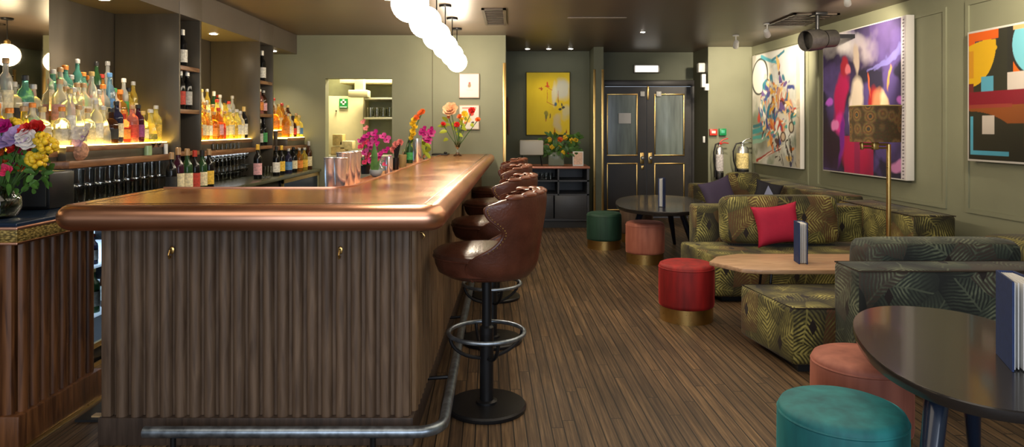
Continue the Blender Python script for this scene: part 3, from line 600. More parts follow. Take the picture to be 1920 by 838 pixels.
# near end of the back counter: fluted red-brown counter
sc_t = thing('service_counter', 'red-brown fluted counter end at the left edge with a gold patterned ledge', 'counter', (-2.7, 3.2, 0))
MB().box(-3.2, -2.155, 2.955, 3.49, .15, .9).flutes((-2.14, 2.95, 0), (-2.14, 3.48, 0), .15, .9, 8, (1, 0, 0), .024).flutes((-3.2, 2.945, 0), (-2.14, 2.945, 0), .15, .9, 15, (0, -1, 0), .024).build('fluted_body', REDWOOD, sc_t)
MB().box(-3.2, -2.10, 2.905, 3.5, 0, .15, .006).build('plinth', REDWOOD, sc_t)
MB().box(-2.1, -2.094, 2.905, 3.5, .0, .012).box(-2.42, -2.41, 3.5, 5.1, 0, .02).build('brass_edge', BRASS, sc_t)
MB().box(-3.22, -2.06, 2.84, 3.52, .965, .985, .006).build('worktop', mat('blue_black_worktop', (.01, .02, .04), .2), sc_t)
def gold_pattern():
    m, nt, p = nodes('gold_pattern_tile'); tc = N(nt, 'ShaderNodeTexCoord'); mp = N(nt, 'ShaderNodeMapping'); mp.inputs['Scale'].default_value = (1, 1, 3); L(nt, tc.outputs['Object'], mp.inputs[0])
    v = N(nt, 'ShaderNodeTexVoronoi'); v.inputs['Scale'].default_value = 60; L(nt, mp.outputs[0], v.inputs['Vector'])
    L(nt, ramp(nt, v.outputs['Distance'], [(.1, (.75, .55, .18)), (.5, (.3, .2, .05)), (.8, (.08, .06, .02))]), p.inputs['Base Color']); p.inputs['Metallic'].default_value = .5; p.inputs['Roughness'].default_value = .35
    return m
MB().box(-3.22, -2.06, 2.84, 3.52, .895, .965, .004).build('patterned_edge', gold_pattern(), sc_t)
MB().box(-3.22, -2.055, 2.835, 3.525, .955, .967, .002).box(-3.22, -2.055, 2.835, 3.525, .893, .903, .002).build('copper_beading', COPPER, sc_t)
solo('rubber_mat', MB().box(-2.05, -1.15, 3.2, 8.3, 0.001, .012), mat('black_rubber', (.01, .01, .01), .6), 'black rubber mat on the floor behind the bar', 'mat')
sp = thing('speaker', 'black box loudspeaker on the left counter behind the flower vase', 'speaker', (-2.4, 3.4, .985))
MB().box(-2.62, -2.235, 3.3, 3.49, .986, 1.165, .01).build('cabinet', BLACKM, sp)
MB().box(-2.60, -2.25, 3.292, 3.3, 1.0, 1.15, .003).build('grille', mat('speaker_cloth', (.02, .021, .022), .8), sp)
MB().box(-2.425, -2.395, 3.288, 3.292, 1.012, 1.022).build('badge', COPPER, sp)
# ================================================================== the bar
def arc(cx, cy, r, a0, a1, n=8): return [(cx+r*math.cos(R(a0+(a1-a0)*i/n)), cy+r*math.sin(R(a0+(a1-a0)*i/n))) for i in range(n+1)]
bar = thing('bar_counter', 'large fluted wooden bar with rounded copper edge and glossy copper-brown top', 'bar counter', (-1.1, 3.3, 0))
rc = .05
path = [(-1.87, 3.66)] + arc(-1.87+rc, 2.865+rc, rc, 180, 270) + arc(-.335-rc, 2.865+rc, rc, 270, 360) + [(-.275, 8.48)]
nose = [(.058*math.cos(a), 1.003+.055*math.sin(a)) for a in [2*math.pi*k/20 for k in range(20)]]
MB().sweep(path, nose).build('copper_nosing', COPPER, bar, ang=50)
def top_mat():
    m, nt, p = nodes('glossy_copper_top'); tc = N(nt, 'ShaderNodeTexCoord'); mp = N(nt, 'ShaderNodeMapping'); mp.inputs['Scale'].default_value = (1.2, 1.2, 1); L(nt, tc.outputs['Object'], mp.inputs[0])
    a = N(nt, 'ShaderNodeTexNoise'); a.inputs['Scale'].default_value = 2.6; a.inputs['Detail'].default_value = 3; a.inputs['Distortion'].default_value = .7; L(nt, mp.outputs[0], a.inputs['Vector'])
    L(nt, ramp(nt, a.outputs[0], [(.3, (.26, .07, .014)), (.45, (.42, .14, .03)), (.6, (.52, .21, .05)), (.75, (.6, .31, .10))]), p.inputs['Base Color'])
    p.inputs['Metallic'].default_value = .62
    L(nt, math_n(nt, 'MULTIPLY_ADD', a.outputs[0], .12, .16), p.inputs['Roughness'])
    return m
TOP = top_mat()
inner = [(-.835, 8.48), (-.865, 4.0)] + arc(-.865-.16, 3.82, .16, 0, -85, 6)[0:] + [(-1.87, 3.66)]
outer = [(-1.87, 2.865), (-.335, 2.865), (-.275, 8.48)]
MB().prism(outer+inner, .955, 1.058).build('countertop', TOP, bar, smooth=False)
MB().sweep([(-1.81, 3.64), (-1.81, 2.905), (-.372, 2.905), (-.315, 8.46)], [(-.0035, 1.0575), (.0035, 1.0575), (.0035, 1.0592), (-.0035, 1.0592)]).build('inlay_line', mat('dark_bronze_inlay', (.09, .05, .02), .3, .8), bar)
LEDGE = mat('bright_copper_ledge', (.80, .30, .13), .32, .85, var=.15, scale=5)
MB().sweep([(x, y) for x, y in inner], [(.0, 1.052), (.012, 1.052), (.012, 1.064), (0, 1.064)]).build('raised_lip', COPPER, bar)
MB().prism([(-.865, 3.82), (-.835, 8.48), (-1.03, 8.48), (-1.06, 3.68), (-.93, 3.69)], .99, 1.03).build('drip_ledge', LEDGE, bar, smooth=False)
YP, XS, XS2 = 3.0, -.445, -.40
MB().flutes((-1.74, YP, 0), (-.46, YP, 0), .12, .955, 20, (0, -1, 0), .03).box(-1.79, -1.745, YP-.03, YP+.04, .12, .955, .008).box(-1.78, XS-.005, YP, YP+.03, .12, .955).box(-.478, XS-.002, YP-.028, YP+.03, .12, .955, .01).build('front_panel', FLUTE, bar)
MB().flutes((XS, YP+.03, 0), (XS2, 8.45, 0), .12, .955, 84, (1, 0, 0), .024).prism([(XS-.03, YP), (XS, YP), (XS2, 8.45), (XS2-.03, 8.45)], .12, .955).build('side_panel', FLUTESIDE, bar)
MB().box(-1.79, -1.76, YP, 3.6, 0, .955).prism([(-1.0, 3.6), (-.97, 3.6), (-.97, 8.45), (-1.0, 8.45)], 0, .99).box(-1.79, -1.0, 3.57, 3.6, 0, .955).build('back_panel', PLINTH, bar)
MB().prism([(-1.80, 2.965), (XS+.015, 2.965), (XS2+.02, 8.45), (XS2-.03, 8.45), (XS-.03, 3.01), (-1.80, 3.01)], 0, .12, .003).build('plinth', PLINTH, bar)
MB().box(-1.84, -1.76, 2.985, 3.02, .115, .121).build('corner_tile', mat('bare_wood_corner', (.4, .27, .13), .5), bar)
for (u, v) in ((320, 475), (637, 475)):
    p = at(u, v, 2.955)
    MB().tube([(p.x, 2.972, p.z+.018), (p.x, 2.945, p.z+.014), (p.x, 2.935, p.z-.004), (p.x, 2.945, p.z-.02), (p.x, 2.958, p.z-.014)], .004, 8).ell((p.x, 2.966, p.z+.012), (.011, .005, .018), seg=10).build('bag_hook', BRASS, bar)
MB().tube([(-.44, 3.16, .90), (-.415, 3.16, .895), (-.405, 3.16, .88), (-.412, 3.16, .868)], .004, 8).build('bag_hook', BRASS, bar)
# foot rail
rail = [(-1.52, 2.82, .124), (-.42, 2.82, .124)] + [(x, y, .124) for x, y in arc(-.40, 2.93, .11, 270, 358, 7)][1:] + [(-.315, 4.2, .124), (-.335, 6.4, .124), (-.345, 8.35, .124)]
fr = MB().tube(rail, .024, 14).build('foot_rail', STEELB, bar)
for (x, y) in ((-1.40, 2.82), (-.575, 2.82)):
    MB().tube([(x, y, .108), (x, y, .008)], .012, 8).cyl((x, y), .035, 0.0, .01, 14).build('rail_bracket', BLACKM, fr)
for (x, y) in ((-.30, 3.45), (-.318, 4.55), (-.327, 5.7), (-.336, 6.9), (-.343, 8.0)):
    MB().tube([(x, y, .108), (x, y, .008)], .012, 8).cyl((x, y), .035, 0.0, .01, 14).tube([(x, y, .124), (-.43, y, .115)], .01, 8).build('rail_bracket', BLACKM, fr)
# ------------------------------------------------------------------ bar stools
def make_stool():
    t = thing('bar_stool', 'red-brown leather bar stool', 'bar stool')
    MB().lathe([(.0, 0), (.192, 0), (.196, .006), (.196, .018), (.188, .026), (.05, .03), (.0, .03)], seg=40, cap=False).build('base', BLACKM, t)
    MB().lathe([(.052, .028), (.052, .04), (.034, .045), (.034, .40), (.024, .41), (.024, .655)], seg=20).build('pole', BLACKM, t)
    fr = MB().tube([(.187*math.cos(2*math.pi*k/40), .187*math.sin(2*math.pi*k/40), .375) for k in range(40)], .0105, 10, closed=True).build('foot_ring', STEELB, t)
    for a in (25, 115):
        pts = [(.187*math.cos(b)*math.cos(R(a)), .187*math.cos(b)*math.sin(R(a)), .375-.125*math.sin(b)) for b in [math.pi*k/16 for k in range(17)]]
        MB().tube(pts, .009, 8).build('ring_support', BLACKM, fr)
    # seat pan and cushion (front towards -X)
    def D(r, z, fx):   # rounded outline, longer to the front
        out = []
        for k in range(36):
            a = 2*math.pi*k/36; c, s_ = math.cos(a), math.sin(a)
            x = c*r*(1.05 if c < 0 else .92)+fx; y = s_*r*(1.0); out.append((x, y, z))
        return out
    def loft(rings, name, m):
        mb = MB(); V = [p for r_ in rings for p in r_]; n = 36; Fc = []
        for i in range(len(rings)-1):
            for k in range(n):
                k2 = (k+1) % n; Fc.append((i*n+k, i*n+k2, (i+1)*n+k2, (i+1)*n+k))
        Fc.append(tuple(reversed(range(n)))); Fc.append(tuple((len(rings)-1)*n+k for k in range(n)))
        mb._new(V, Fc); return mb.build(name, m, t)
    loft([D(.12, .655, 0), D(.185, .66, 0), D(.222, .685, -.005), D(.232, .72, -.01), D(.236, .755, -.012)], 'seat_pan', LEATHER)
    loft([D(.225, .752, -.01), D(.238, .758, -.012), D(.238, .778, -.012), D(.22, .792, -.012), D(.15, .80, -.01), D(.05, .802, -.01)], 'seat_cushion', mat('dark_brown_seat_leather', (.06, .022, .013), .24, var=.3, scale=8, bump=.12, bscale=70))
    MB().tube([(.238*math.cos(2*math.pi*k/36)*(1.05 if math.cos(2*math.pi*k/36) < 0 else .92)-.012, .239*math.sin(2*math.pi*k/36), .757) for k in range(36)], .005, 6, closed=True).build('piping', LEATHER, t)
    # wing back
    zz = [.665, .70, .74, .78, .82, .86, .90, .94, .98, 1.02, 1.05, 1.075]
    th = [104, 108, 107, 94, 74, 62, 62, 71, 82, 88, 86, 76]
    ro = [.205, .235, .25, .256, .262, .268, .275, .282, .288, .292, .292, .286]
    th = [104, 108, 107, 97, 80, 70, 67, 73, 81, 85, 84, 72]
    LD = lambda z: .04*max(0, (z-.90)/.175)**1.2
    def cr(A, f):
        i = min(int(f), len(A)-2); t_ = f-i; p0, p1, p2, p3 = A[max(i-1, 0)], A[i], A[i+1], A[min(i+2, len(A)-1)]
        return .5*(2*p1+(p2-p0)*t_+(2*p0-5*p1+4*p2-p3)*t_*t_+(3*p1-p0-3*p2+p3)*t_**3)
    fs_ = [11*k/33 for k in range(34)]; zz, th, ro = [cr(zz, f) for f in fs_], [cr(th, f) for f in fs_], [cr(ro, f) for f in fs_]
    def shell(r_off, name, m, tuft=0, zr=None, shrink=0):
        nT = 33; V = []; n = len(zz)
        for side in (0, 1):
            for i, z in enumerate(zz):
                for k in range(nT):
                    q = -1+2*k/(nT-1); a = R(th[i]-shrink)*q
                    rr = ro[i]-(r_off[side])
                    if tuft and side == 1: rr -= tuft*(abs(math.sin(q*9+i*1.57))*abs(math.cos((z-.78)*22)))
                    if tuft and side == 0: rr += 0
                    zc = z - LD(z)*q*q + .008*max(0, (z-.98)/.095)
                    V.append((rr*math.cos(a)*.98+.01, rr*math.sin(a)*.98, zc))
        A = lambda s_, i, k: s_*n*nT+i*nT+k
        Fc = []
        for i in range(n-1):
            for k in range(nT-1):
                Fc.append((A(0, i, k), A(0, i, k+1), A(0, i+1, k+1), A(0, i+1, k))); Fc.append((A(1, i, k), A(1, i+1, k), A(1, i+1, k+1), A(1, i, k+1)))
            for k in (0, nT-1): Fc.append((A(0, i, k), A(0, i+1, k), A(1, i+1, k), A(1, i, k)))
        for k in range(nT-1):
            for i in (0, n-1): Fc.append((A(0, i, k), A(0, i, k+1), A(1, i, k+1), A(1, i, k)))
        mb = MB(); mb._new(V, Fc); return mb.build(name, m, t, ang=55)
    bk = shell((0, .022), 'backrest', LEATHER)
    shell((.020, .046), 'tufted_lining', LEATHERT, tuft=.022, shrink=3)
    # rolled top edge with tufts
    for k in range(7):
        a = R(-54+108*k/6); 
        MB().ell((.270*math.cos(a)+.005, .270*math.sin(a), 1.074-.014*(k-3)**2/9), (.024, .052, .015), rot=Matrix.Rotation(a, 3, 'Z'), seg=14).build('top_roll', LEATHERT, bk)
    edge = []
    for s_ in (-1, 1):
        pts = [((ro[i]-.008)*math.cos(R(th[i])*s_)*.98+.01, (ro[i]-.008)*math.sin(R(th[i])*s_)*.98, zz[i]-LD(zz[i])) for i in range(len(zz))]
        edge.append(pts)
    MB().tube(edge[0], .0085, 8).build('edge_piping', LEATHER, bk); MB().tube(edge[1], .0085, 8).build('edge_piping', LEATHER, bk)
    studs = MB()
    for pts in edge:
        for i in range(len(pts)-1):
            for f in (0,):
                p = Vector(pts[i]).lerp(Vector(pts[i+1]), f); studs.ell((p.x+.012, p.y*1.02, p.z), (.0035, .0035, .0035), seg=6)
    studs.build('stud_row', BRASS, bk)
    return t
stool = make_stool()
SL = ['nearest leather bar stool, red-brown with wing back and stud trim, full pedestal visible', 'second leather bar stool from the camera, directly behind the nearest one', 'third leather bar stool along the bar, mostly hidden by the second', 'farthest leather bar stool beside the copper bar end near the wall']
for i, (y, x, rz) in enumerate(((3.365, -.125, -6), (4.42, -.13, -4), (5.55, -.13, 3), (6.72, -.14, 0))):
    o = stool if i == 0 else copy_tree(stool)
    o.location = (x, y, 0); o.rotation_euler.z = R(rz); tag(o, SL[i], 'bar stool', 'leather bar stools along the bar')
# ------------------------------------------------------------------ pendants
gx, gz, gr = -.635, 2.155, .118
def make_globe():
    t = thing('globe_pendant', 'glowing white globe pendant', 'pendant lamp')
    MB().ell((0, 0, 0), (gr, gr, gr), seg=32).build('globe', GLOBE, t)
    MB().lathe([(.03, gr-.008), (.03, gr+.03), (.012, gr+.045)], seg=16).build('gallery', BRASS, t)
    MB().tube([(0, 0, gr+.04), (0, 0, CZ-gz-.02)], .005, 8).build('rod', BLACKM, t)
    MB().lathe([(.055, CZ-gz-.022), (.06, CZ-gz-.015), (.06, CZ-gz-.001)], seg=20).build('ceiling_rose', BLACKM, t)
    return t
gl = make_globe(); GY = [8.0, 7.25, 6.5, 5.75, 5.0, 4.25, 3.5]
GLB = ['farthest glowing white globe pendant, last of the row by the framed pictures'] + ['%s glowing white globe pendant counting from the far wall, above the bar' % w_ for w_ in ('second', 'third', 'fourth', 'fifth', 'sixth')] + ['nearest glowing white globe pendant, cut by the top of the photo']
for i, y in enumerate(GY):
    o = gl if i == 0 else copy_tree(gl)
    o.location = (gx-.01*(i == 0), y, gz); tag(o, GLB[i], 'pendant lamp', 'globe pendants over the bar')
# ------------------------------------------------------------------ things on the bar
def shaker(u, v, h, label):
    Y = 1.38 and (E-1.031)*F/(v-V0); X = (u-U0)*Y/F; t = thing('cocktail_shaker', label, 'cocktail shaker', (X, Y, 1.031), 'steel shaker tins stacked on the bar ledge')
    MB().lathe([(.028, 0), (.030, .003), (.0385, h-.006), (.0395, h-.002), (.037, h), (.034, h-.012), (.028, .02), (0, .018)], (X, Y, 1.031), 28, cap=False).build('tin', CHROME, t)
    MB().lathe([(.0395, h-.006), (.042, h-.003), (.0395, h)], (X, Y, 1.031), 28, cap=False).build('rim', CHROME, t)
for a in ((643, 350.5, .205, 'steel shaker tin at the back of the cluster, second from left'), (656, 347, .205, 'steel shaker tin at the back, third from left'), (666, 343, .205, 'steel shaker tin at the right end, nearest the magenta orchid'), (620, 357, .185, 'steel shaker tin at the left end of the cluster'), (637, 357.5, .185, 'steel shaker tin at the front, right of the leftmost tin')): shaker(*a)
def onledge(u, v, z=1.031):
    Y = (E-z)*F/(v-V0); return Vector(((u-U0)*Y/F, Y, z))
def blade(mb, base, tip, w, bend=(0, 0, 0), n=8):
    b, t = Vector(base), Vector(tip); d = (t-b); side = d.cross(Vector((0, 1, .2))).normalized(); V = []; Fc = []
    for i in range(n+1):
        f = i/n; p = b.lerp(t, f)+Vector(bend)*math.sin(math.pi*f); ww = w*math.sin(math.pi*min(1, .12+f*.88))**.8
        V += [p-side*ww, p+Vector((0, -.25*ww, 0)), p+side*ww]
    for i in range(n): a = i*3; Fc += [(a, a+3, a+4, a+1), (a+1, a+4, a+5, a+2)]
    mb._new(V, Fc); return mb
p = onledge(705, 331)
t = thing('aloe_bowl', 'small grey bowl with one pointed green aloe leaf on the copper ledge', 'potted plant', p)
MB().lathe([(.02, 0), (.034, .008), (.047, .03), (.048, .05), (.044, .05), (.04, .03), (0, .02)], p, 24, cap=False).build('bowl', mat('grey_stoneware', (.42, .45, .45), .45, var=.15), t)
lf = MB(); blade(lf, p+Vector((-.01, 0, .03)), p+Vector((-.012, 0, .245)), .024); blade(lf, p+Vector((0, .01, .03)), p+Vector((.02, .02, .12)), .012); blade(lf, p+Vector((-.02, 0, .03)), p+Vector((-.035, 0, .11)), .012)
lf.build('aloe_leaf', GREENL, t)
def petals(mb, c, n, r, w, tilt, nrm, off=0, cup=.2):
    nrm = Vector(nrm).normalized(); a = nrm.cross(Vector((.3, .2, 1))).normalized(); b = nrm.cross(a)
    for k in range(n):
        an = 2*math.pi*k/n+off; d = (a*math.cos(an)+b*math.sin(an)); s_ = nrm.cross(d); V = []; Fc = []; m = 5
        for i in range(m+1):
            f = i/m; q = Vector(c)+d*(r*f*math.cos(tilt))+nrm*(r*f*math.sin(tilt)+cup*r*f*f)
            ww = w*math.sin(math.pi*(.08+.88*f))**.7
            V += [q-s_*ww+nrm*ww*.25, q, q+s_*ww+nrm*ww*.25]
        for i in range(m): z = i*3; Fc += [(z, z+3, z+4, z+1), (z+1, z+4, z+5, z+2)]
        mb._new(V, Fc)
    return mb
def bloom(parent, name, m, c, r, kind='rose', nrm=None):
    mb = MB(); nrm = nrm or Vector((random.uniform(-.5, .5), -1, random.uniform(.2, .9)))
    if kind == 'rose':
        for j, (n, k, ti) in enumerate(((7, 1, .15), (7, .85, .5), (6, .65, .85), (5, .42, 1.15))): petals(mb, c, n, r*k, r*k*.5, ti, nrm, j*.5)
        mb.ell(c, (r*.3, r*.3, r*.3), seg=8)
    elif kind == 'daisy':
        petals(mb, c, 12, r, r*.22, .15, nrm); mb.ell(c, (r*.25, r*.25, r*.25), seg=8)
    elif kind == 'orchid':
        petals(mb, c, 3, r, r*.36, .1, nrm, .2, .1); petals(mb, c, 2, r*1.05, r*.6, .15, nrm, 1.1, .1); mb.ell(Vector(c)+nrm.normalized()*r*.2, (r*.2, r*.22, r*.25), seg=8)
    elif kind == 'ball':
        for k in range(34):
            d = Vector((random.gauss(0, 1), random.gauss(0, 1), random.gauss(0, 1))).normalized()
            mb.ell(Vector(c)+d*r*.72, (r*.3, r*.3, r*.3), seg=6)
    elif kind == 'cone':
        for k in range(8):
            petals(mb, Vector(c)+Vector((0, 0, r*(1.4-k*.4))), 5, r*(.25+.09*k), r*.16, .5, Vector((0, 0, 1)), k*.6)
    return mb.build(name, m, parent, ang=80)
def FM(n, c): return mat('petal_'+n, c, .5, var=.3, scale=40, sheen=.2)
MAG, RED, ORA, YEL, PIN, LIL, WHI, PEA = FM('magenta', (.42, .008, .16)), FM('red', (.6, .02, .015)), FM('orange', (.72, .13, .02)), FM('yellow', (.80, .50, .02)), FM('pink', (.75, .05, .14)), FM('lilac', (.42, .28, .52)), FM('white', (.8, .72, .66)), FM('peach', (.78, .42, .22))
def stems(parent, base, tops, r=.0025, sag=.01):
    mb = MB()
    for tp in tops:
        b = Vector(base)+Vector((random.uniform(-.015, .015), random.uniform(-.015, .015), 0)); m_ = b.lerp(Vector(tp), .5)+Vector((random.uniform(-sag, sag), 0, sag)); mb.tube([b, b.lerp(m_, .5), m_, m_.lerp(Vector(tp), .5), tp], r, 5)
    return mb.build('stems', GREEND, parent)
def leaves(parent, c, rad, n, size, m=None):
    mb = MB()
    for k in range(n):
        d = Vector((random.uniform(-1, 1)*rad[0], random.uniform(-1, 1)*rad[1], random.uniform(-1, 1)*rad[2])); b = Vector(c)+d
        dr = Vector((d.x/rad[0]+random.uniform(-.4, .4), random.uniform(-.6, .3), random.uniform(-.6, .8))).normalized()
        blade(mb, b, b+dr*size*random.uniform(.6, 1.3), size*.24, bend=(0, 0, .1*size), n=4)
    return mb.build('leaves', m or GREENL, parent, ang=80)
# magenta orchid
p = onledge(690, 326); p.x -= .02
t = thing('orchid_plant', 'large magenta orchid in a dark pot behind the aloe bowl', 'potted plant', p)
MB().lathe([(.03, 0), (.04, .06), (.042, .065), (.036, .06), (0, .05)], p, 20, cap=False).build('pot', DARK, t)
tops = []
for k in range(26):
    u = 702+random.uniform(-32, 34); v = 272+abs(u-702)*.3+random.uniform(-24, 30)
    q = at(u, min(v, 310), 5.12+random.uniform(-.05, .06)); tops.append(q)
    bloom(t, 'orchid_bloom', MAG if k % 4 else PIN, q, random.uniform(.026, .036), 'orchid')
for k in range(3): q = at(681+5*k, 228+12*k, 5.15); tops.append(q); bloom(t, 'orchid_bloom', FM('coral', (.7, .2, .18)), q, .022, 'orchid')
stems(t, p+Vector((0, 0, .05)), tops[::3]+tops[-3:], .002)
lv = MB(); blade(lv, p+Vector((0, 0, .06)), p+Vector((-.12, 0, .14)), .022, (0, 0, .03)); blade(lv, p+Vector((0, 0, .06)), p+Vector((.12, 0, .12)), .022, (0, 0, .03)); lv.build('leaves', GREENL, t)
# steel jug, tins, tools
def cup(u, v, r, h, m, name, label, cat, handle=False, extra=None):
    p = onledge(u, v); t = thing(name, label, cat, p)
    MB().lathe([(r*.85, 0), (r*.9, .003), (r, h), (r*.93, h), (r*.8, .012), (0, .01)], p, 24, cap=False).build('body', m, t)
    if handle: MB().tube([(p.x-r*.9, p.y, 1.031+h*.85), (p.x-r*1.7, p.y, 1.031+h*.9), (p.x-r*2.1, p.y, 1.031+h*.6), (p.x-r*1.6, p.y, 1.031+h*.35), (p.x-r*.9, p.y, 1.031+h*.4)], .004, 8).build('handle', m, t)
    return t, p
cup(729, 327, .032, .135, CHROME, 'steel_jug', 'polished steel jug with handle right of the aloe bowl', 'jug', True)
t, p = cup(742, 318, .028, .10, BLACKM, 'tool_holder', 'black holder of bar tools behind the steel jug', 'holder')
mb = MB()
for k in range(5): mb.tube([(p.x, p.y, 1.06), (p.x+.012*(k-1), p.y, 1.20+.012*k)], .006, 6)
mb.build('bar_tools', BLACKM, t)
t, p = cup(755, 314, .036, .115, mat('amber_glass_cup', (.7, .5, .22), .1, trans=.6), 'glass_tumbler', 'amber tinted glass of picks between tools and green bottle', 'glass')
p = onledge(738, 314); p.x -= .02
t = thing('carnation_vase', 'coral red carnation in a small vase by the bar tools', 'flower vase', p)
MB().lathe([(.02, 0), (.022, .07), (.012, .09), (.014, .1)], p, 16).build('vase', GLASSY, t)
for k, (u, v) in enumerate(((742, 272), (750, 268), (737, 281))): bloom(t, 'carnation_bloom', FM('coral', (.7, .2, .18)), at(u, v, p.y), .035, 'rose')
stems(t, p+Vector((0, 0, .03)), [at(742, 272, p.y)])
p = onledge(768, 305.5); bottle('spirit', 'green', 'green', 'black', p, 'dark green bottle on the ledge just left of the single steel tin', 'bottles on the bar ledge', .82)
t, p = cup(782, 303.5, .048, .24, CHROME, 'mixing_tin', 'tall steel mixing tin standing alone left of the small orchid', 'cocktail shaker')
p = onledge(772, 304); p.x -= .08
t = thing('snapdragon_vase', 'tall orange and yellow snapdragon stalk in a clear bud vase', 'flower vase', p)
MB().lathe([(.02, 0), (.03, .03), (.014, .08), (.017, .13)], p, 16).build('vase', GLASSY, t)
tops = []
for k, (u, v, m_) in enumerate(((776, 226, YEL), (777, 238, YEL), (774, 232, YEL), (781, 221, ORA), (788, 213, ORA), (792, 210, ORA), (774, 246, YEL), (772, 258, YEL), (775, 252, YEL), (770, 266, GREENL))):
    q = at(u, v, p.y); tops.append(q); bloom(t, 'snapdragon_bloom', m_, q, .034, 'rose')
stems(t, p+Vector((0, 0, .05)), [tops[0], tops[5], tops[7]], .005)
p = onledge(797, 299); t = thing('small_orchid', 'small magenta orchid above yellow-green leaves near the bar end', 'potted plant', p)
MB().lathe([(.025, 0), (.03, .03), (.015, .07), (.018, .09)], p, 16).build('vase', GLASSY, t)
tops = []
for k, (u, v) in enumerate(((794, 243), (797, 252), (803, 258), (810, 250), (808, 244), (804, 264), (798, 262), (792, 248))):
    q = at(u, v, p.y); tops.append(q); bloom(t, 'orchid_bloom', MAG, q, .045, 'orchid')
stems(t, p+Vector((0, 0, .05)), tops[::2], .004)
leaves(t, at(793, 277, p.y-.02), (.05, .02, .06), 16, .09, mat('lime_leaf', (.42, .48, .04), .5))
p = at(858, 289, 7.9); p.z = 1.059
t = thing('bar_end_vase', 'clear glass vase of peach, red and yellow flowers at the far bar end', 'flower vase', p)
MB().lathe([(.05, 0), (.055, .005), (.02, .03), (.016, .07), (.03, .12), (.05, .17), (.047, .17), (.027, .12), (0, .07)], p, 24, cap=False).build('vase', GLASS, t)
tops = []
for (u, v, r, k_, m_) in ((845, 207, .095, 'rose', PEA), (885, 208, .045, 'rose', RED), (831, 233, .032, 'rose', RED), (857, 234, .036, 'rose', RED), (871, 214, .04, 'rose', YEL), (862, 219, .035, 'rose', ORA), (896, 225, .034, 'rose', ORA), (866, 224, .03, 'rose', YEL), (841, 219, .02, 'ball', ORA)):
    q = at(u, v, 7.85); tops.append(q); bloom(t, 'bloom', m_, q, r, k_)
stems(t, p+Vector((0, 0, .1)), tops, .005, .02); leaves(t, at(860, 240, 7.88), (.14, .03, .13), 14, .09, mat('lime_leaf', (.42, .48, .04), .5))
solo('bar_tray', MB().box(-.95, -.76, 8.05, 8.3, 1.059, 1.075, .004).ell((-.79, 8.1, 1.085), (.02, .02, .015), seg=10), BLACKM, 'small black tray at the far end of the bar against the wall', 'tray')
# ------------------------------------------------------------------ left counter flowers
p = Vector((-2.26, 3.0, .986))
t = thing('glass_vase', 'round glass vase with big mixed bouquet at the left edge', 'flower vase', p)
MB().lathe([(.055, 0), (.078, .01), (.092, .05), (.088, .09), (.06, .125), (.055, .14), (.062, .15), (.058, .15), (.05, .135), (.084, .085), (.086, .05), (.07, .014), (0, .012)], p, 32, cap=False).build('vase', GLASS, t)
MB().lathe([(.0, .014), (.07, .016), (.085, .05), (.080, .085), (0, .09)], p, 24, cap=False).build('water', mat('vase_water', (.6, .7, .4), .02, trans=1, ior=1.2), t)
fl = [(10, 262, .05, 'rose', LIL), (36, 258, .055, 'rose', LIL), (52, 262, .045, 'rose', WHI), (50, 245, .035, 'rose', RED), (68, 242, .04, 'rose', RED), (50, 280, .05, 'rose', PIN), (38, 296, .04, 'rose', MAG), (75, 268, .042, 'ball', YEL), (90, 273, .04, 'ball', YEL), (80, 262, .035, 'ball', YEL), (68, 298, .042, 'ball', YEL), (72, 308, .03, 'ball', YEL), (15, 303, .03, 'rose', ORA), (45, 312, .03, 'rose', ORA), (22, 268, .03, 'rose', RED), (4, 240, .04, 'rose', MAG), (3, 288, .03, 'rose', ORA), (25, 238, .04, 'ball', YEL), (28, 280, .03, 'rose', RED), (60, 290, .03, 'rose', ORA), (10, 320, .03, 'rose', PIN)]
tops = []
for (u, v, r, k_, m_) in fl:
    q = at(u, v, 3.0+random.uniform(-.09, .02)); tops.append(q); bloom(t, 'bloom', m_, q, r*1.05, k_)
stems(t, p+Vector((0, 0, .02)), tops+[at(85, 330, 2.95)], .003, .02)
leaves(t, at(28, 320, 3.0), (.13, .08, .10), 110, .05); leaves(t, at(20, 280, 3.03), (.15, .06, .12), 60, .05)
p = Vector((-2.80, 4.40, 1.173))
t = thing('round_vase', 'round woven pinkish vase with a white and lilac orchid on the shelf', 'flower vase', p)
MB().lathe([(.03, 0), (.055, .025), (.064, .06), (.055, .10), (.03, .12), (.028, .12), (0, .1)], p, 28, cap=False).build('vase', mat('woven_pink_clay', (.5, .25, .15), .6, var=.4, scale=60, bump=.6, bscale=80), t)
tops = []
for (u, v, m_) in ((152, 252, WHI), (140, 250, WHI), (160, 244, WHI), (150, 263, LIL), (157, 257, LIL)):
    q = at(u, v, 4.36); tops.append(q); bloom(t, 'orchid_bloom', m_, q, .05, 'orchid')
stems(t, p+Vector((0, 0, .1)), tops+[at(108, 262, 4.36)], .004, .02)
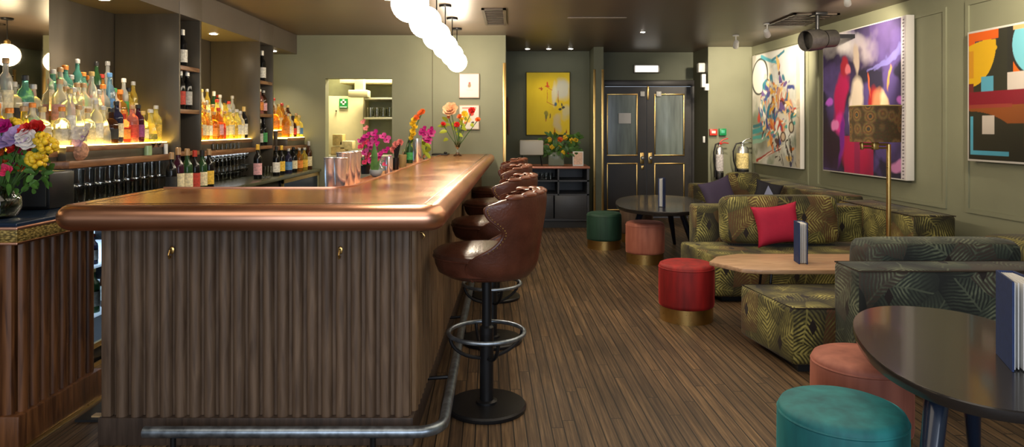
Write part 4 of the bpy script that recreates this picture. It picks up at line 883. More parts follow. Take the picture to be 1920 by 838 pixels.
# ================================================================== far alcove
cb = thing('sideboard', 'charcoal sideboard with open compartments and copper top in the alcove', 'sideboard', (.6, 9.7, 0))
cx0, cx1, cy0, cy1, ct = .10, 1.065, 9.42, 10.05, E-72*9.45/F
MB().box(cx0, cx0+.03, cy0, cy1, .1, ct-.03).box(cx1-.03, cx1, cy0, cy1, .1, ct-.03).box(cx0, cx1, cy1-.02, cy1, .1, ct-.03).box(cx0, cx1, cy0, cy1, .1, .13).box(cx0, cx1, cy0, cy1, .45, .47).box(cx0, cx1, cy0, cy1, .64, .66).box(.63, .65, cy0, cy1, .45, ct-.03).build('carcass', CHAR, cb, smooth=False)
MB().box(cx0-.01, cx1+.01, cy0-.02, cy1, ct-.03, ct, .004).build('copper_top', mat('rose_copper_top', (.42, .17, .11), .35, .5), cb)
for a, b in ((cx0+.03, .575), (.585, cx1-.03)): MB().box(a+.003, b-.003, cy0-.012, cy0+.008, .13, .45, .004).build('door', CHAR, cb)
MB().box(cx0+.02, cx1-.02, cy0+.03, cy1-.02, 0, .1).build('plinth', DARK, cb)
for i, x in enumerate((.30, .36, .42, .48, .54)):
    o = bpy.data.objects.new('tumbler_glass', GT); COL.objects.link(o); o.location = (x, 9.55, .661); o.scale = (.85,)*3
    tag(o, 'small glass standing in the upper left sideboard compartment', 'glass', 'glasses in the sideboard')
p = at(1045, 311, 9.7); p.z = ct+.001
t = thing('flower_arrangement', 'glass tank vase of yellow, pink and orange flowers on the sideboard', 'flower vase', p)
MB().box(p.x-.13, p.x+.09, p.y-.07, p.y+.07, ct+.001, ct+.19, .01).build('vase', mat('green_tinted_glass', (.45, .5, .38), .1, trans=.55, ior=1.2), t)
tops = []
for (u, v, r, k_, m_) in ((1069, 284, .06, 'rose', PIN), (1025, 270, .05, 'rose', PEA), (1050, 263, .05, 'rose', ORA), (1040, 247, .035, 'cone', ORA), (1035, 276, .04, 'ball', YEL), (1048, 275, .04, 'ball', YEL), (1060, 258, .04, 'ball', YEL), (1072, 264, .045, 'ball', YEL), (1080, 262, .04, 'ball', YEL), (1030, 262, .04, 'ball', YEL), (1056, 286, .04, 'ball', YEL), (1062, 246, .02, 'cone', RED)):
    q = at(u, v, 9.65+random.uniform(-.06, .06)); tops.append(q); bloom(t, 'bloom', m_, q, r, k_)
stems(t, p+Vector((-.04, 0, .1)), tops, .004); leaves(t, at(1050, 272, 9.68), (.26, .08, .15), 130, .085); leaves(t, at(1050, 280, 9.62), (.2, .05, .09), 40, .08, GREEND)
t = thing('retro_radio', 'white box speaker on thin black legs at the left end of the sideboard', 'speaker', (.28, 9.6, ct))
a, b = at(974, 291, 9.6), at(1019, 263, 9.6)
MB().box(a.x, b.x, 9.55, 9.8, a.z, b.z, .02).build('cabinet', mat('cream_enamel', (.62, .58, .48), .4), t)
mb = MB()
for x in (a.x+.04, b.x-.04):
    for y in (9.6, 9.75): mb.tube([(x, y, a.z), (x+(.02 if x > .3 else -.02), y, ct+.001)], .006, 6)
mb.build('legs', BLACKM, t)
a, b = at(1074, 309, 9.55), at(1094, 284, 9.55)
t = thing('card_frame', 'small cream framed card standing at the right of the sideboard flowers', 'frame', ((a.x+b.x)/2, 9.6, ct))
MB().box(a.x, b.x, 9.56, 9.575, ct+.001, b.z).box(a.x+.05, b.x-.05, 9.575, 9.64, ct+.001, ct+.02).build('stand', WHITE, t)
MB().box(a.x+.012, b.x-.012, 9.555, 9.56, ct+.02, b.z-.012).build('card', mat('peach_card', (.75, .5, .36), .6, var=.2, scale=40), t)
cp_ = thing('wall_bracket_ornament', 'small dark ornament on the left alcove wall', 'ornament', (-.06, 9.3, 1.6))
MB().ell((-.06, 9.3, 1.62), (.03, .09, .2), seg=12).ell((-.05, 9.3, 1.38), (.025, .07, .1), seg=12).build('body', mat('rust_brown', (.2, .11, .08), .6), cp_)
for i, u in enumerate((989, 1029, 1070)): downlight((u-960)*10.05/F, 10.05, CZ, '%s of three small downlights above the yellow painting' % ['leftmost', 'middle', 'rightmost'][i], 10 if i == 1 else 5, .03, 'alcove downlights', 90)
downlight(1.59, 8.3, CZ, 'single small downlight in the ceiling in front of the doors', 8, .025)
# ================================================================== pictures
rng = np.random.default_rng(3)
def vnoise(x, y, f, seed=0):
    r = np.random.default_rng(seed).random((64, 64)); X = x*f; Y = y*f
    xi = np.floor(X).astype(int); yi = np.floor(Y).astype(int); fx = X-xi; fy = Y-yi
    fx = fx*fx*(3-2*fx); fy = fy*fy*(3-2*fy); g = lambda a, b: r[a % 64, b % 64]
    return (g(xi, yi)*(1-fx)+g(xi+1, yi)*fx)*(1-fy)+(g(xi, yi+1)*(1-fx)+g(xi+1, yi+1)*fx)*fy
def fbm(x, y, f, seed=0): return sum(vnoise(x, y, f*2**k, seed+k)*.5**(k+1) for k in range(4))/.94
class Paint:
    def __init__(s, w, h, n=170):
        s.nx, s.ny = n, max(2, int(n*h/w)); a, b = np.meshgrid(np.linspace(0, 1, s.nx), np.linspace(0, 1, s.ny)); s.x = a; s.y = b   # y up
        s.c = np.zeros((s.ny, s.nx, 3)); s.w, s.h = w, h
        s.wxx = (fbm(a, b, 5, 11)-.5); s.wyy = (fbm(a, b, 5, 22)-.5)
    def mix(s, m, col): m = np.clip(m, 0, 1)[..., None]; s.c = s.c*(1-m)+np.array(lin(col))*m
    def fill(s, col): s.c[:] = lin(col)
    def ell(s, cx, cy, rx, ry, col, ang=0, soft=.1, warp=0, op=1):
        x = s.x-cx+s.wxx*warp; y = s.y-cy+s.wyy*warp; ca, sa = math.cos(R(ang)), math.sin(R(ang))
        d = np.sqrt(((x*ca+y*sa)/rx)**2+((-x*sa+y*ca)/ry)**2); s.mix((1-d)/soft*op if op == 1 else np.clip((1-d)/soft, 0, 1)*op, col)
    def rect(s, x0, y0, x1, y1, col, op=1):
        m = ((s.x >= x0) & (s.x <= x1) & (s.y >= y0) & (s.y <= y1)).astype(float)*op; s.mix(m, col)
    def line(s, x0, y0, x1, y1, w, col, warp=0, op=1):
        x = s.x+s.wxx*warp; y = s.y+s.wyy*warp; dx, dy = x1-x0, y1-y0; t = np.clip(((x-x0)*dx+(y-y0)*dy)/(dx*dx+dy*dy), 0, 1)
        d = np.hypot(x-x0-t*dx, y-y0-t*dy); s.mix(np.clip((w-d)/(w*.4), 0, 1)*op, col)
    def noise(s, f, seed, lo, hi, col, op=1): n = fbm(s.x, s.y, f, seed); s.mix(np.clip((n-lo)/(hi-lo), 0, 1)*op, col)
    def mesh(s, name, parent, P, m):   # P(a,b) -> world point
        V = []; 
        for j in range(s.ny):
            for i in range(s.nx): V.append(tuple(P(s.x[j, i], s.y[j, i])))
        Fc = [(j*s.nx+i, j*s.nx+i+1, (j+1)*s.nx+i+1, (j+1)*s.nx+i) for j in range(s.ny-1) for i in range(s.nx-1)]
        o0 = ORG.get(parent.name, Vector()); me = bpy.data.meshes.new(name); me.from_pydata([tuple(Vector(v)-o0) for v in V], [], Fc)
        ca = me.color_attributes.new('paint', 'FLOAT_COLOR', 'POINT'); arr = np.ones((s.nx*s.ny, 4), 'f'); arr[:, :3] = s.c.reshape(-1, 3); ca.data.foreach_set('color', arr.ravel())
        me.materials.append(m); o = bpy.data.objects.new(name, me); COL.objects.link(o); o.parent = parent; return o
CANV = painted('painted_canvas', .6)
CANVG = painted('glazed_print', .3, coat=1)
def wallpic(label, s0, s1, z0, z1, depth, pt, frame, near_face=None, glaze=False, fw=.012):
    base = MW @ Vector(((s0+s1)/2, 0, z0)); t = thing('wall_painting', label, 'painting', base)
    MB().box(s0, s1, .02, .02+depth, z0, z1, .003, M=MW).build('frame', frame, t)
    # seen from the room, left of the picture is the far end
    pt.mesh('canvas', t, lambda a, b: MW @ Vector((s1-fw-(s1-s0-2*fw)*a, .0212+depth, z0+fw+(z1-z0-2*fw)*b)), CANVG if glaze else CANV)
    return t
FRW = mat('white_canvas_edge', (.72, .68, .62), .5)
# picture 1: loose multicoloured figure composition
p = Paint(1.5, 1.5); p.fill((196, 192, 176)); p.noise(4, 1, .45, .6, (226, 224, 212)); p.noise(5, 5, .5, .65, (120, 134, 108), .8)
p.ell(.14, .22, .3, .3, (110, 112, 84), soft=.8, warp=.3, op=.8); p.ell(.75, .85, .4, .35, (236, 238, 236), soft=.8)
p.ell(.17, .80, .2, .17, (60, 60, 50), ang=20, soft=.04); p.ell(.17, .80, .175, .155, (240, 238, 222), ang=20, soft=.06)
for (x0, y0, x1, y1, w_, c_) in ((.0, .28, .95, .44, .03, (60, 140, 140)), (.0, .22, .9, .36, .02, (80, 160, 150)), (.02, .33, .8, .47, .018, (50, 105, 110)), (0, .18, .6, .28, .022, (140, 175, 150)), (.2, .98, .55, .9, .02, (90, 175, 190)), (.45, .93, .7, .98, .015, (60, 130, 150)), (.1, .02, .62, .15, .018, (170, 50, 40)), (.15, .02, .7, .18, .008, (230, 220, 200)), (.78, .44, .98, .49, .01, (30, 35, 40))): p.line(x0, y0, x1, y1, w_, c_, warp=.03)
cols = [(224, 130, 60), (230, 170, 60), (70, 80, 140), (190, 70, 50), (240, 235, 225), (236, 230, 214), (214, 206, 188), (60, 130, 150), (210, 150, 120), (90, 60, 60), (120, 90, 150), (240, 200, 120)]
for k in range(300):
    a = rng.normal(.50, .17); b = rng.normal(.5, .16); c_ = cols[rng.integers(len(cols))]; p.ell(a, b, rng.uniform(.02, .085), rng.uniform(.008, .034), c_, ang=rng.uniform(0, 180), soft=.3, warp=.15)
for k in range(26):
    a = rng.uniform(.45, .98); b = rng.uniform(.02, .3); p.line(a, b, a+rng.uniform(-.05, .05), b+rng.uniform(-.14, .14), .007, (60, 50, 38), warp=.2)
p.ell(.84, .33, .06, .055, (70, 50, 40), soft=.2); p.ell(.84, .33, .04, .04, (205, 190, 160), soft=.2); p.ell(.68, .25, .06, .05, (80, 60, 45), soft=.2); p.ell(.68, .25, .04, .035, (205, 180, 150), soft=.2)
p.rect(.93, 0, 1, 1, (216, 200, 170), .7)
Z0, Z1 = .885, 2.395
wallpic('large pale abstract canvas with teal bands and orange strokes by the extinguishers', 8.22, 9.66, Z0, Z1, .05, p, FRW)
# picture 2: purple and magenta dream scene
p = Paint(1.5, 1.5, 200); p.fill((62, 48, 84)); p.noise(4, 31, .42, .7, (96, 78, 140), .9); p.noise(6, 35, .5, .62, (38, 36, 48), .9)
p.ell(.8, .95, .45, .2, (120, 98, 160), soft=.9, warp=.3, op=.7); p.ell(.12, .2, .35, .3, (50, 34, 44), soft=.8, warp=.2)
p.ell(.25, .95, .36, .13, (240, 232, 230), soft=.8, warp=.35); p.ell(.5, .9, .3, .15, (200, 186, 190), soft=.9, warp=.5, op=.7)
for k in range(5): p.line(.62+.03*k, .70+.012*math.sin(k*2), .95, .80-.01*k, .016, (128, 120, 190), warp=.22, op=.6)
for (cx, cy, rx, ry, c_, an) in ((.24, .52, .10, .22, (190, 30, 90), -18), (.30, .74, .05, .10, (170, 40, 56), 0), (.33, .72, .03, .05, (224, 120, 130), 0), (.22, .36, .09, .10, (214, 50, 140), -30), (.44, .80, .045, .14, (196, 176, 158), 0), (.46, .52, .10, .17, (226, 208, 186), 4), (.48, .38, .06, .10, (214, 196, 176), 0), (.40, .40, .03, .1, (240, 220, 215), 0), (.66, .44, .07, .16, (178, 40, 44), -6), (.73, .43, .09, .15, (220, 142, 100), 6), (.77, .42, .05, .14, (238, 210, 168), 4), (.625, .60, .012, .10, (214, 100, 60), 8), (.845, .62, .014, .11, (226, 160, 90), -8), (.07, .50, .07, .035, (196, 100, 220), 10), (.94, .48, .05, .035, (200, 110, 210), 0), (.9, .08, .10, .05, (200, 130, 180), 0), (.16, .34, .06, .05, (230, 130, 190), 0), (.26, .24, .05, .22, (120, 40, 140), -6)):
    p.ell(cx, cy, rx, ry, c_, ang=an, soft=.35, warp=.12)
p.ell(.45, .12, .2, .16, (176, 30, 72), soft=.3, warp=.05); p.rect(.3, 0, .66, .26, (178, 34, 76), .75); p.rect(.43, 0, .50, .25, (120, 40, 80), .6); p.rect(.0, .02, .2, .22, (52, 30, 46), .6)
p.rect(.955, 0, 1, 1, (222, 214, 216), .9)
for k in range(46):
    y = k/46; p.rect(.966+.004*(k % 2), y, .985, y+.010, (60, 52, 60), .8)
wallpic('large purple canvas with magenta and cream figures behind the floor lamp', 6.15, 7.64, .905, 2.40, .075, p, FRW)
# picture 3: geometric shapes
p = Paint(1.1, 1.05, 220); p.fill((48, 48, 36))
p.rect(0, .88, .16, 1, (226, 98, 24)); p.rect(0, .93, .28, 1, (226, 98, 24)); p.rect(0, .85, .05, 1, (226, 98, 24)); p.rect(.06, .86, .26, .93, (74, 56, 84))
m = ((p.x-.0)**2/.26**2+(p.y-.90)**2/.33**2 < 1) & (p.x < .27) & (p.y < .90+.03*np.sin(p.x*9)) ; m |= ((p.x-.1)/.17)**2+((p.y-.86)/.05)**2 < 1
p.mix(m.astype(float), (220, 172, 28)); p.rect(0, .64, .05, .86, (200, 120, 40), .6)
p.rect(.41, .5, 1, 1, (232, 104, 22)); p.rect(.36, .5, .41, 1, (40, 40, 34)); p.ell(.62, .86, .24, .26, (40, 40, 36), soft=.01); p.ell(.62, .86, .22, .24, (120, 196, 212), soft=.01); p.rect(.41, .97, 1, 1, (220, 180, 120))
p.rect(.12, .52, .235, .645, (88, 162, 186)); p.rect(.36, .52, .62, .66, (208, 196, 184)); p.rect(0, .36, .05, .6, (110, 40, 40))
m = (((p.x-.0)/.52)**2+((p.y-.02)/.36)**2 < 1); p.rect(.0, .28, 1, .42, (140, 76, 34)); p.rect(.5, 0, 1, .42, (224, 92, 28)); p.mix(m.astype(float), (48, 46, 36))
p.rect(0, .42, 1, .53, (132, 26, 42)); p.rect(0, .40, .4, .43, (150, 60, 50))
p.rect(.13, .20, .245, .345, (196, 184, 172)); p.rect(.015, .035, .045, .34, (84, 164, 190)); p.rect(.015, .035, .37, .07, (84, 164, 190)); p.rect(.8, .1, .95, .3, (220, 172, 28))
wallpic('glazed geometric print with yellow leaf shape, orange blocks and crimson band', 4.30, 5.43, 1.12, 2.14, .04, p, FRW, glaze=True, fw=.016)
# yellow painting in the alcove
p = Paint(.68, .97, 150); p.fill((226, 196, 12)); p.noise(3, 61, .4, .7, (238, 210, 30), .6)
p.ell(.83, .72, .2, .22, (200, 206, 200), soft=.4, warp=.15, op=.85); p.ell(.65, .66, .07, .25, (222, 222, 196), soft=.5, warp=.1, op=.8); p.ell(.9, .35, .13, .14, (206, 200, 160), soft=.5, warp=.2, op=.8); p.ell(.72, .2, .1, .16, (206, 190, 150), soft=.5, warp=.2, op=.8)
for (cx, cy, rx, ry, c_) in ((.47, .78, .07, .025, (222, 96, 24)), (.47, .81, .025, .05, (214, 70, 24)), (.32, .73, .05, .014, (190, 90, 20)), (.33, .73, .014, .045, (190, 90, 20)), (.47, .35, .06, .06, (150, 140, 40)), (.46, .28, .03, .07, (110, 110, 50)), (.56, .3, .02, .05, (120, 100, 40)), (.68, .48, .03, .035, (60, 100, 120)), (.76, .40, .05, .02, (50, 52, 46)), (.84, .42, .05, .025, (50, 56, 50)), (.80, .46, .02, .03, (60, 70, 60)), (.46, .22, .014, .04, (170, 80, 30)), (.74, .55, .02, .05, (190, 170, 30))): p.ell(cx, cy, rx, ry, c_, soft=.4, warp=.12)
for s_ in ((.47, .72, .47, .52), (.47, .52, .66, .47), (.42, .78, .6, .72), (.74, .7, .74, .5)): p.line(*s_, .006, (190, 90, 24), warp=.06)
Yq = 10.39; a, b = at(986, 254, Yq), at(1069, 135, Yq)
t = thing('wall_painting', 'tall bright yellow painting with orange blossoms in the alcove', 'painting', ((a.x+b.x)/2, Yq, a.z))
MB().box(a.x, b.x, Yq-.035, Yq, a.z, b.z, .003).build('frame', mat('dark_gold_frame', (.12, .09, .03), .4, .5), t)
p.mesh('canvas', t, lambda s_, q: (a.x+.012+(b.x-a.x-.024)*s_, Yq-.0365, a.z+.012+(b.z-a.z-.024)*q), CANV)
def smallframe(v0, v1, label, fn):
    Yq = BW-.002; a, b = at(861, v1, Yq), at(899, v0, Yq); p = Paint(.25, .3, 60); fn(p)
    t = thing('framed_print', label, 'framed picture', ((a.x+b.x)/2, Yq, a.z), 'framed prints beside the alcove')
    MB().box(a.x, b.x, Yq-.03, Yq, a.z, b.z, .003).build('frame', mat('pale_wood_frame', (.5, .36, .26), .5), t)
    p.mesh('print', t, lambda s_, q: (a.x+.01+(b.x-a.x-.02)*s_, Yq-.0315, a.z+.01+(b.z-a.z-.02)*q), CANV)
def f1(p):
    p.fill((224, 214, 200)); p.ell(.1, .6, .5, .5, (206, 212, 214), soft=.5, op=.6); p.ell(.52, .52, .11, .12, (150, 120, 90), soft=.4, warp=.1); p.ell(.52, .62, .07, .05, (180, 80, 70), soft=.4); p.rect(.35, .30, .7, .32, (180, 170, 160))
def f2(p):
    p.fill((226, 218, 204)); p.rect(.12, .86, .88, .93, (210, 90, 70), .7); p.ell(.4, .4, .28, .2, (230, 190, 80), soft=.4, warp=.4); p.ell(.3, .25, .14, .1, (210, 100, 50), soft=.4, warp=.2); p.ell(.62, .66, .16, .12, (206, 60, 40), soft=.3); p.ell(.7, .25, .08, .06, (70, 60, 50), soft=.4, warp=.2); p.ell(.15, .7, .05, .08, (80, 80, 60), soft=.4)
smallframe(138, 184, 'upper small framed print with a tiny central motif on white', f1)
smallframe(197, 243, 'lower small framed print with orange and yellow flowers', f2)
# ================================================================== seating side
def rbox(x0, x1, y0, y1, z0, z1, bev=.03, puff=.0): return MB().box(x0, x1, y0, y1, z0, z1, bev, seg=4)
def rprism(pts, z0, z1, bev=.03):
    return MB().prism(pts, z0, z1, bev, seg=4)
def big_cushion(name, x0, x1, y0, y1, z0, z1, m, parent, lean=0, p=5):
    # plump rounded cushion as a superellipsoid
    mb = MB(); b = bmesh.new(); bmesh.ops.create_cube(b, size=2); bmesh.ops.subdivide_edges(b, edges=list(b.edges), cuts=11, use_grid_fill=True)
    for v in b.verts:
        x, y, z = v.co; r = (abs(x)**p+abs(y)**2.6+abs(z)**p); 
        f = max(abs(x), abs(y), abs(z)); q = (abs(x/f)**p+abs(y/f)**2.4+abs(z/f)**p)**(1/p) if f else 1
        v.co = Vector((x/q, y/q, z/q)); v.co.y *= 1-.25*(abs(v.co.x)**4+abs(v.co.z)**4)/2
    cx, cy, cz = (x0+x1)/2, (y0+y1)/2, (z0+z1)/2
    S = Matrix.Translation((cx, cy, cz)) @ Matrix.Rotation(lean, 4, 'X') @ Matrix.Diagonal(((x1-x0)/2, (y1-y0)/2, (z1-z0)/2, 1))
    return mb.add(b, S).build(name, m, parent, ang=80)
def welt(parent, pts, r=.005): MB().tube(pts, r, 6, closed=True).build('piping', mat('dark_brown_piping', (.03, .018, .01), .7), parent)
# near sofa
s1 = thing('sofa', 'nearest palm-print velvet sofa with its back to the camera', 'sofa', (2.5, 4.0, 0))
seatN = [(1.575, 3.83), (3.55, 3.83), (3.55, 4.50), (1.475, 4.42)]
rprism(seatN, .045, .37, .028).build('seat', PALM, s1)
rbox(1.815, 3.62, 3.58, 3.86, .05, .632).build('backrest', PALM_SHADED, s1)
MB().box(1.85, 3.5, 3.65, 4.4, 0, .045).box(1.62, 1.85, 3.87, 4.4, .0, .045).build('recessed_base', DARK, s1)
welt(s1, [(1.58, 3.836, .366), (3.5, 3.836, .366), (3.5, 4.49, .366), (1.485, 4.412, .366)], .004)
welt(s1, [(1.82, 3.584, .627), (3.6, 3.584, .627), (3.6, 3.85, .627), (1.82, 3.85, .627)], .004)
o = big_cushion('sofa_cushion', 1.98, 2.93, 3.87, 4.09, .375, .742, PALM_SHADED, None, lean=R(4), p=9); tag(o, 'long palm-print back cushion showing above the nearest sofa back', 'cushion')
o = big_cushion('sofa_cushion', 3.02, 3.66, 3.95, 4.5, .375, .71, PALM, None, p=6); tag(o, 'palm-print cushion at the wall end of the nearest sofa, right of the long one', 'cushion')
# middle sofa facing the camera
s2 = thing('sofa', 'middle palm-print velvet sofa facing the camera behind the pale wood table', 'sofa', (2.4, 5.9, 0))
rprism([(1.6, 5.38), (3.12, 5.38), (3.12, 6.06), (1.49, 6.06)], .045, .375, .028).build('seat', PALM, s2)
rbox(1.63, 3.12, 6.05, 6.30, .05, .69).build('backrest', PALM, s2)
rbox(3.10, 3.44, 5.28, 6.5, .05, .70).build('side_backrest', PALM, s2)
MB().box(1.68, 3.4, 5.46, 6.2, 0, .045).build('recessed_base', DARK, s2)
welt(s2, [(3.103, 5.285, .696), (3.435, 5.285, .696), (3.435, 6.49, .696), (3.103, 6.49, .696)], .004)
o = big_cushion('sofa_cushion', 1.79, 2.80, 5.77, 6.01, .378, .805, PALM, None, lean=R(-7), p=8); tag(o, 'large plump palm-print cushion behind the red pillow on the middle sofa', 'cushion')
# rear sofa along the wall
s3 = thing('sofa', 'rear palm-print sofa along the wall under the pale abstract painting', 'sofa', (2.7, 7.8, 0))
rbox(2.25, 3.05, 6.62, 8.55, .05, .40).build('seat', PALM, s3)
rbox(3.05, 3.38, 6.55, 8.75, .05, .73).build('backrest', PALM, s3)
rbox(2.25, 3.05, 8.5, 8.75, .05, .68).build('end_backrest', PALM, s3)
MB().box(2.35, 3.3, 6.7, 8.6, 0, .05).build('recessed_base', DARK, s3)
o = big_cushion('sofa_cushion', 2.60, 3.02, 8.2, 8.42, .402, .845, PALM, None, lean=R(-8), p=6); tag(o, 'yellow-green palm-print cushion leaning by the extinguishers, behind the purple one', 'cushion')
def pillow(w, h, t, n=22):
    mb = MB(); V = []; Fc = []
    for s_ in (1, -1):
        for j in range(n+1):
            for i in range(n+1):
                u = -1+2*i/n; v = -1+2*j/n
                x = u*w/2*(1-.13*(1-v*v)*abs(u)**2); y = v*h/2*(1-.13*(1-u*u)*abs(v)**2)
                z = s_*t/2*((1-u**4)*(1-v**4))**.55*(1-.0*abs(u*v)); V.append((x, z, y))
    k = (n+1)**2
    for s_ in (0, 1):
        for j in range(n):
            for i in range(n):
                a = s_*k+j*(n+1)+i; Fc.append((a, a+1, a+n+2, a+n+1))
    mb._new(V, Fc); bmesh.ops.remove_doubles(mb.bm, verts=list(mb.bm.verts), dist=1e-5); return mb
def place_pillow(m, w, h, t, loc, rot, label):
    mb = pillow(w, h, t); o = mb.build('throw_pillow', m, ang=80); o.location = loc; o.rotation_euler = rot; return tag(o, label, 'pillow')
q = at(1459, 421, 5.68); place_pillow(mat('crimson_linen', (.44, .010, .045), .75, var=.1, bump=.2, bscale=300, sheen=.2), .39, .345, .13, (q.x, 5.70, .575), (R(-12), R(-7), 0), 'crimson red square pillow on the middle sofa')
place_pillow(mat('purple_linen', (.085, .065, .12), .8, bump=.2, bscale=300, sheen=.2), .40, .38, .14, (2.42, 8.0, .60), (R(-14), R(-16), R(8)), 'dusky purple pillow left of the yellow-green cushion on the rear sofa')
q = at(1441, 357, 7.6); pl = place_pillow(mat('black_pillow', (.02, .02, .025), .8), .30, .24, .11, (q.x, 7.62, .665), (R(-16), R(14), R(-14)), 'small black pillow with pale blue corner on the rear sofa')
mb = MB(); mb._new([(-.05, -.062, -.10), (.10, -.062, -.085), (-.02, -.064, .06)], [(0, 1, 2)]); c_ = mb.build('pale_blue_patch', mat('pale_blue_cloth', (.3, .34, .5), .8)); c_.parent = pl
# ------------------------------------------------------------------ poufs
def make_pouf(x, y, r, h, m, label, brass=True, bh=.1):
    t = thing('pouf', label, 'pouf', (x, y, 0), 'round velvet poufs')
    z0 = bh-.005
    prof = [(r*.9, z0), (r*.985, z0+.01), (r*1.0, z0+.03), (r*1.005, h*.6), (r*1.0, h-.045), (r*.985, h-.02), (r*.95, h-.006), (r*.86, h+.002), (r*.5, h+.006), (0.001, h+.008)]
    mb = MB(); seg = 56; V = []; Fc = []
    for i, (rr, z) in enumerate(prof):
        for k in range(seg):
            a = 2*math.pi*k/seg; wv = 1+(.006*math.sin(a*14+1.3*math.sin(a*3)) if 2 <= i <= 4 else 0); V.append((x+rr*wv*math.cos(a), y+rr*wv*math.sin(a), z))
    for i in range(len(prof)-1):
        for k in range(seg): k2 = (k+1) % seg; Fc.append((i*seg+k, i*seg+k2, (i+1)*seg+k2, (i+1)*seg+k))
    Fc.append(tuple(range(seg))); Fc.append(tuple((len(prof)-1)*seg+k for k in range(seg))); mb._new(V, Fc)
    b = mb.build('velvet_body', m, t, ang=60)
    MB().tube([(x+r*.985*math.cos(2*math.pi*k/48), y+r*.985*math.sin(2*math.pi*k/48), h-.03) for k in range(48)], .005, 6, closed=True).build('seam_piping', m, b)
    MB().lathe([(r*.96, 0), (r*.96, bh), (r*.9, bh)], (x, y, 0), 48).build('brass_base', BRASS, t)
    return t
def velvet(n, c, c2):
    m, nt, p = nodes('velvet_'+n); tc = N(nt, 'ShaderNodeTexCoord'); mp = N(nt, 'ShaderNodeMapping'); mp.inputs['Scale'].default_value = (9, 9, 1.6); L(nt, tc.outputs['Object'], mp.inputs[0])
    a = N(nt, 'ShaderNodeTexNoise'); a.inputs['Scale'].default_value = 1.5; a.inputs['Detail'].default_value = 4; L(nt, mp.outputs[0], a.inputs['Vector'])
    L(nt, ramp(nt, a.outputs[0], [(.3, c), (.72, c2)]), p.inputs['Base Color']); p.inputs['Roughness'].default_value = .65
    p.inputs['Sheen Weight'].default_value = .6; p.inputs['Sheen Roughness'].default_value = .3; p.inputs['Sheen Tint'].default_value = (*[min(1, x*2+.05) for x in c2], 1); return m
make_pouf(1.263, 4.95, .197, .405, velvet('red', (.12, .002, .002), (.36, .008, .006)), 'bright red velvet pouf on a brass base in the middle of the floor')
make_pouf(1.062, 7.88, .20, .405, velvet('forest', (.008, .035, .02), (.02, .07, .04)), 'dark green velvet pouf on a brass base near the sideboard')
salm = velvet('salmon', (.30, .085, .05), (.52, .18, .11))
make_pouf(1.372, 7.05, .198, .41, salm, 'salmon pink velvet pouf with brass base in front of the far black table')
make_pouf(1.165, 2.415, .213, .40, velvet('teal', (.006, .085, .095), (.015, .20, .20)), 'teal velvet pouf in the foreground beside the near black table')
make_pouf(1.503, 2.94, .20, .40, velvet('rosewood', (.24, .07, .045), (.42, .14, .09)), 'dusty rose velvet pouf partly under the near black table')
make_pouf(1.52, 8.35, .20, .42, velvet('taupe', (.10, .055, .035), (.17, .11, .07)), 'brown taupe pouf behind the salmon one, under the far black table')
# ------------------------------------------------------------------ black oval tables
TBL = mat('black_lacquered_wood', (.020, .017, .015), .27, coat=.35)
LEGM = mat('blue_black_lacquer', (.008, .016, .035), .25, coat=.5)
def oval(cx, cy, ax, ay, z, rot, label, feet, grp='black oval tables'):
    t = thing('oval_table', label, 'table', (cx, cy, 0), grp)
    def ring(s_, zz): 
        out = []
        for k in range(72):
            a = 2*math.pi*k/72; x = ax*s_*math.copysign(abs(math.cos(a))**.86, math.cos(a)); y = ay*s_*math.copysign(abs(math.sin(a))**.86, math.sin(a)); out.append((cx+x*math.cos(rot)-y*math.sin(rot), cy+x*math.sin(rot)+y*math.cos(rot), zz))
        return out
    rings = [ring(.90, z-.045), ring(.985, z-.038), ring(1, z-.02), ring(1, z-.004), ring(.994, z)]
    V = [p for r_ in rings for p in r_]; Fc = [(i*72+k, i*72+(k+1) % 72, (i+1)*72+(k+1) % 72, (i+1)*72+k) for i in range(4) for k in range(72)]; Fc += [tuple(range(72)), tuple(4*72+k for k in range(72))]
    mb = MB(); mb._new(V, Fc); mb.build('tabletop', TBL, t)
    for (x, y) in feet:
        tp = Vector((cx+(x-cx)*.55, cy+(y-cy)*.55, z-.04)); MB().tube([tp, tp.lerp(Vector((x, y, 0)), .5), (x, y, .0)], [.036, .03, .018], 16).build('leg', LEGM, t)
    return t
oval(1.634, 2.491, .335, .60, .58, -.312, 'near black oval table cut by the right edge of the photo', [(1.15, 1.95), (1.86, 2.74), (2.02, 2.2)])
oval(1.594, 7.337, .475, .842, .58, -.177, 'far black oval table in front of the double doors', [(1.93, 8.1), (1.99, 7.4), (1.28, 7.5)])
# pale wood octagonal table
WT = wood('pale_pinkish_wood', (.42, .24, .13), (.66, .42, .25), .4, grain=(2, 14, 14), bump=.08)
t = thing('wooden_table', 'pale wood octagonal low table between the near and middle sofas', 'table', (2.1, 4.72, 0))
z = .47; k_ = (E-z)*F
def tp(u, v): Y = k_/(v-V0); return ((u-U0)*Y/F, Y)
op = [tp(1340, 490.5), tp(1368, 505), tp(1390, 508)] ; yb = k_/(482-V0)+.02
pts = [(1.345, 4.66), (1.49, 4.42), (1.60, 4.375), (2.55, 4.375), (2.72, 4.48), (2.72, 4.86), (2.55, 4.94), (1.62, 4.94), (1.45, 4.84)]
MB().prism(pts, z-.028, z, .006).build('tabletop', WT, t)
for (x, y, dx, dy) in ((1.72, 4.52, -.05, -.02), (2.42, 4.52, .05, -.02), (1.78, 4.85, -.04, .03), (2.38, 4.85, .04, .03)):
    MB().tube([(x, y, z-.028), (x+dx, y+dy, 0)], .009, 8).build('leg', BLACKM, t)
